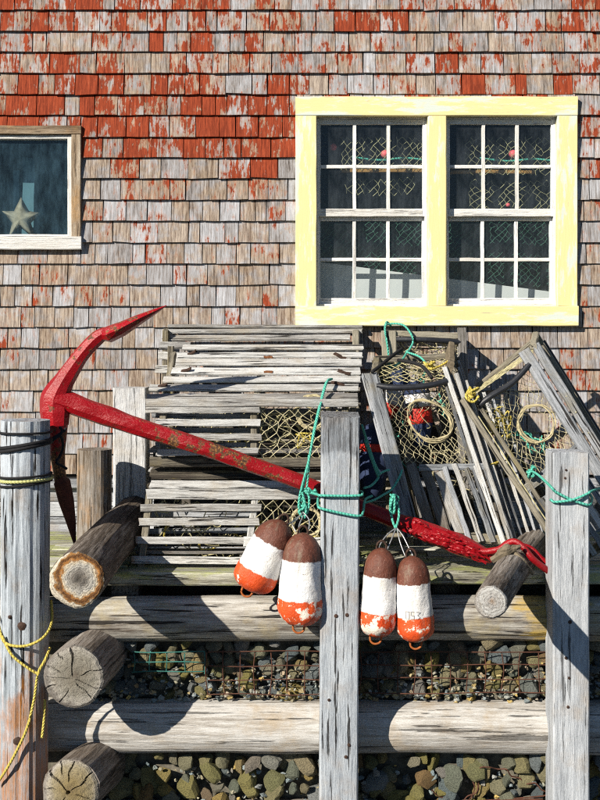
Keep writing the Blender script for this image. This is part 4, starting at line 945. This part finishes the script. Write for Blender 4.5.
m = MB(); tube(m, spline([W(519, 545, AY + .02), W(530, 549, AY + .02), W(541, 559, AY + .0), W(556, 570, AY)], 7), .018, 9, lump=.2, lscale=18, seed=13, st=.5); m.build('strap', M['red'], anc, smooth=True)
m = MB()
for (a, b, r) in (((492, 560), (520, 546), .018), ((512, 552), (533, 574), .014), ((500, 553), (512, 548), .02)): tube(m, spline([W(*a, AY - .14), W((a[0] + b[0]) / 2, (a[1] + b[1]) / 2 - 2, AY - .16), W(*b, AY - .14)]), [r, r * 1.2, r * .5], 7, lump=.5, lscale=25, seed=a[0])
m.build('driftwood', M['brownrot'], label='splintered grey sticks wedged at the anchor tip on the thin log', cat='driftwood', smooth=False)

# ------------------------------------------------------------------ buoys
def hang_buoy(top, bot, rt, rb, label, seed, bt, bb, chip, y, loop=True, number=False):
    a, b = W(*top, y), W(*bot, y); ax = (a - b); L = ax.length; d = 7 + y; rt *= d / F; rb *= d / F
    root = thing('hanging_buoy', b, label, 'buoy', 'red white and brown buoys hung on the anchor shank')
    prof = []
    for k in range(34):
        f = k / 33; r = rb + (rt - rb) * max(0, (f - .25) / .75) ** 1.1
        hb = .20; ht = .26
        if f < hb: r *= math.sqrt(max(.02, 1 - ((hb - f) / hb) ** 2.2))
        if f > 1 - ht: r *= math.sqrt(max(.03, 1 - ((f - 1 + ht) / ht) ** 2.2))
        prof.append((r, L * f))
    m = MB(); lathe(m, b, ax, prof, 40, .085, seed * 3.7)
    m.build('body', buoy_mat('buoy_paint_%d' % seed, bt * L, bb * L, seed, chip), root, smooth=True)
    if loop:
        n = ax.normalized(); s = n.cross(Vector((0, 1, 0))).normalized(); c = b - n * .004
        m = MB(); tube(m, spline([c + s * .028 + n * .02, c + s * .026 - n * .015, c + s * .004 - n * .03, c - s * .022 - n * .018, c - s * .026 + n * .02], 6), .0055, 7); m.build('tail_loop', M['tail'], root, smooth=True)
    m = MB(); n = ax.normalized(); s = n.cross(Vector((0, 1, 0))).normalized(); m2 = spline([a - n * .03 + s * .02, a + s * .022 + n * .015, a + n * .035, a - s * .022 + n * .015, a - n * .03 - s * .02], 5); tube(m, m2, .006, 7); m.build('top_eye', M['darkrust'], root, smooth=True)
    if number:      # pencilled digits on the white band
        n = ax.normalized(); segs = {'0': [(0, 0, 0, 1), (0, 1, .6, 1), (.6, 1, .6, 0), (.6, 0, 0, 0)], '5': [(.6, 1, 0, 1), (0, 1, 0, .5), (0, .5, .55, .5), (.55, .5, .55, 0), (.55, 0, 0, 0)], '3': [(0, 1, .6, 1), (.6, 1, .2, .55), (.2, .55, .6, .3), (.6, .3, .3, 0), (.3, 0, 0, .05)]}
        m = MB(); x0 = 404
        for ch in '053':
            for (xa, ya, xb, yb) in segs[ch]:
                p = [W(x0 + xa * 5.5, 614.5 - ya * 7, y), W(x0 + xb * 5.5, 614.5 - yb * 7, y)]
                for q in p: q.y = y - math.sqrt(max(1e-4, (rb * .985) ** 2 - (q.x - b.x - (a.x - b.x) * .25) ** 2)) - .0015
                tube(m, p, .0011, 4)
            x0 += 5
        m.build('pencilled_number', M['pencil'], root)
    return a
BY = -1.40
ta1 = hang_buoy((283, 521), (248, 590), 17, 22.5, 'buoy furthest left, tilted, with solid orange foot', 1, .69, .30, -.05, BY + .01)
ta2 = hang_buoy((303, 533), (299, 626), 18, 22, 'upright buoy touching the left side of the centre post, largest', 2, .72, .305, .03, BY - .04)
ta3 = hang_buoy((381.5, 548), (376, 637), 16, 19, 'buoy right of the centre post with badly flaked orange foot', 3, .70, .30, .05, BY)
ta4 = hang_buoy((411, 556), (416, 642), 16, 19, 'buoy furthest right, digits pencilled on its white band', 4, .70, .32, .0, BY - .01, number=True)

# ------------------------------------------------------------------ ropes
def ropeobj(name, lines, r, mat, label, cat='rope', sides=8, n=7):
    m = MB()
    for ln in lines: tube(m, spline([W(*p) for p in ln], n), r, sides)
    return m.build(name, M[mat], label=label, cat=cat, smooth=True)
def knot(cx, cy, y, rx, ry, n=9, seed=1):
    rs = random.Random(seed); return [(cx + rs.uniform(-rx, rx), cy + rs.uniform(-ry, ry), y + rs.uniform(-.025, .012)) for _ in range(n)]
KY = -1.275
ropeobj('rope', [[(332, 379, -.80), (327.5, 381, -.86), (323, 395, -.95), (317, 420, -1.10), (311.5, 446, -1.22), (307, 470, KY), (303, 488, KY), (300, 505, KY), (303, 516, KY - .01), (308, 510, KY - .02), (309, 497, KY - .02), (305, 488, KY - .02)],
                 [(331, 379.5, -.81), (326, 383, -.87), (321, 400, -.96), (314, 430, -1.15), (310, 455, -1.23), (305, 475, KY - .01), (300, 495, KY - .01), (299, 510, KY - .02), (304, 518, KY - .03), (306, 508, KY - .03), (302, 492, KY - .02)],
                 [(309, 455, -1.235), (308, 475, KY), (306, 495, KY)], knot(304, 505, KY - .01, 5, 9, 10, 3), knot(312, 492, KY, 5, 4, 8, 4)], .0062, 'teal', 'teal rope looped down from the upper trap to the left buoy knot')
zt, zb = 491, 502
cpf, cpb, cl, cr = -1.475, -1.262, 319.5, 361.5
ropeobj('rope', [[(303, 491, KY), (312, 493, -1.29), (318.6, 495, -1.40), (320.5, 495.5, -1.472), (340, 496, -1.476), (360, 495.5, -1.474), (362.2, 494, -1.43), (362, 492, -1.30), (358, 491, -1.252), (340, 493, -1.248), (321, 496, -1.252), (318, 500, -1.30), (318.3, 506, -1.44), (321, 508.5, -1.474), (340, 513, -1.476), (359, 516, -1.474), (363, 512, -1.43), (365, 500, -1.30), (372, 496, -1.25)]],
        .0066, 'teal', 'teal rope wound twice round the centre post', n=8)
ropeobj('rope', [[(362, 425, -1.27), (366, 438, -1.22), (374, 462, -1.17), (379, 475, -1.14), (372, 485, -1.18), (364, 488, -1.25)], [(379, 474, -1.14), (385, 471, -1.10), (389, 470, -1.08)],
                 [(364, 503, -1.27), (374, 500, -1.22), (383, 495, -1.15), (392, 489, -1.08), (399, 478, -1.05), (402, 470, -1.02)], [(365, 440, -1.22), (372, 460, -1.18), (378, 476, -1.15)]], .0062, 'teal', 'slack teal rope strung from the centre post to the leaning board')
ropeobj('rope', [knot(395, 505, -1.27, 5, 12, 14, 7), [(393, 497, -1.25), (391, 510, -1.28), (393, 522, -1.30), (397, 531, -1.31)], [(397, 500, -1.25), (399, 515, -1.29), (396, 528, -1.31)]], .0062, 'teal', 'teal knot on the shank above the right buoys')
ropeobj('rope', [[(529, 470, -1.0), (537, 474, -1.12), (546, 482, -1.28), (552, 488, -1.40), (556, 492, -1.412), (572, 500, -1.414), (588, 505, -1.412), (591, 503, -1.36), (591.5, 497, -1.24), (585, 494, -1.205), (557, 498, -1.205), (551, 500, -1.25), (551.4, 500, -1.39), (555, 502, -1.412), (572, 500, -1.424), (587, 494, -1.412), (592, 491, -1.38), (606, 486, -1.2)], knot(532, 472, -1.02, 5, 6, 10, 5)], .0066, 'teal', 'teal rope tied round the right post')
ropeobj('rope', [[(392, 388, -.42), (388, 350, -.46), (385, 328, -.44), (390, 324, -.40), (403, 325, -.43), (411, 334, -.46), (413, 342, -.47), (409, 350, -.50), (407, 352, -.52), (420, 357, -.60), (428, 366, -.70)], [(385, 326, -.43), (387, 322, -.40), (391, 326, -.38)], [(407, 352, -.5), (402, 360, -.6), (395, 366, -.7)]], .006, 'teal', 'teal cord draped over the small upright trap')
ropeobj('rope', [knot(430, 366, -.80, 5, 4, 8, 9), [(431, 368, -.8), (440, 366, -.78), (450, 360, -.74), (454, 358, -.72)], [(424, 362, -.78), (430, 369, -.82), (436, 368, -.8)]], .007, 'yellowrope', 'yellow twine knotted on top of the leaning trap')
ropeobj('rope', [knot(474, 393, -.99, 6, 6, 12, 12), [(470, 388, -.98), (466, 397, -1.0), (473, 402, -1.0), (479, 396, -1.0)]], .007, 'yellowrope', 'yellow twine knotted on the corner of the tipped trap')
ropeobj('rope', [[(372, 372, -.88), (380, 366, -.82), (392, 356, -.7), (402, 349, -.6)], [(398, 360, -.7), (420, 365, -.8), (432, 378, -.87)]], .010, 'blackrope', 'black cord across the top of the leaning trap')
# rings round the left piling
def pil_ring(py, k, dz0=0, dz1=0, extra=.006):
    c = Vector((ltop.x, -1.40, 0)); z = W(25, py, -1.52).z
    return [Vector((c.x + (lr + extra) * 1.02 * math.cos(a), c.y + (lr + extra) * 1.02 * math.sin(a), z + dz0 * math.cos(a) + k)) for a in [2 * math.pi * i / 30 for i in range(31)]]
m = MB(); 
for (py, k, dz0, r) in ((434, 0, 0, .006), (446, 0, .02, .009), (449, 0, .022, .009), (478, 0, .006, .006), (486, 0, .012, .006)): tube(m, pil_ring(py, k, dz0), r, 7)
for ln in ([(50, 440, -1.38), (58, 435, -1.36), (64, 431, -1.34), (66, 428, -1.34)], [(50, 443, -1.38), (60, 436, -1.36), (63, 446, -1.34), (60, 456, -1.34), (56, 462, -1.35), (62, 466, -1.34), (67, 469, -1.33)], [(60, 436, -1.36), (62, 430, -1.35), (59, 427, -1.35)]): tube(m, spline([W(*p) for p in ln]), .007, 7)
m.build('rope', M['blackrope'], label='black cords wound round the head of the left piling', cat='rope', smooth=True)
m = MB(); tube(m, pil_ring(482, 0, .004, extra=.008), .008, 8); m.build('rope', M['paleyellow'], label='pale yellow cord between black cords on the left piling', cat='rope', smooth=True)
ropeobj('rope', [[(-3, 615, -1.44), (2, 638, -1.50), (10, 645, -1.535), (25, 646, -1.54), (40, 640, -1.53), (49, 630, -1.48), (52, 618, -1.40), (51, 600, -1.36)], [(2, 636, -1.51), (12, 655, -1.54), (28, 668, -1.545), (38, 674, -1.54)],
                 [(50, 648, -1.46), (45, 660, -1.53), (38, 674, -1.545), (34, 700, -1.545), (27, 728, -1.545), (16, 752, -1.545), (6, 770, -1.54), (-4, 785, -1.5)], [(45, 700, -1.5), (44, 720, -1.5), (42, 738, -1.51)]], .0068, 'yellowrope', 'yellow rope hanging in loops down the foot of the left piling')
ropeobj('hanger_wire', [[(303, 512, -1.30), (309, 520, -1.34), (308, 532, -1.40), (303, 538, -1.43)], [(303, 512, -1.30), (296, 520, -1.35), (288, 524, -1.38), (283, 526, -1.39)], [(304, 514, -1.3), (299, 526, -1.36), (300, 538, -1.42)], [(300, 516, -1.3), (292, 522, -1.36), (296, 532, -1.4)]], .0035, 'wire', 'wire loops holding the two left buoys', 'wire', 5)
ropeobj('hanger_wire', [[(396, 528, -1.31), (388, 534, -1.34), (381, 543, -1.37), (378, 552, -1.39)], [(396, 528, -1.31), (392, 538, -1.35), (387, 550, -1.38)], [(397, 528, -1.31), (403, 536, -1.35), (409, 548, -1.38), (414, 558, -1.4)], [(397, 528, -1.31), (400, 542, -1.36), (406, 558, -1.39)]], .0035, 'wire', 'wire loops holding the two right buoys', 'wire', 5)
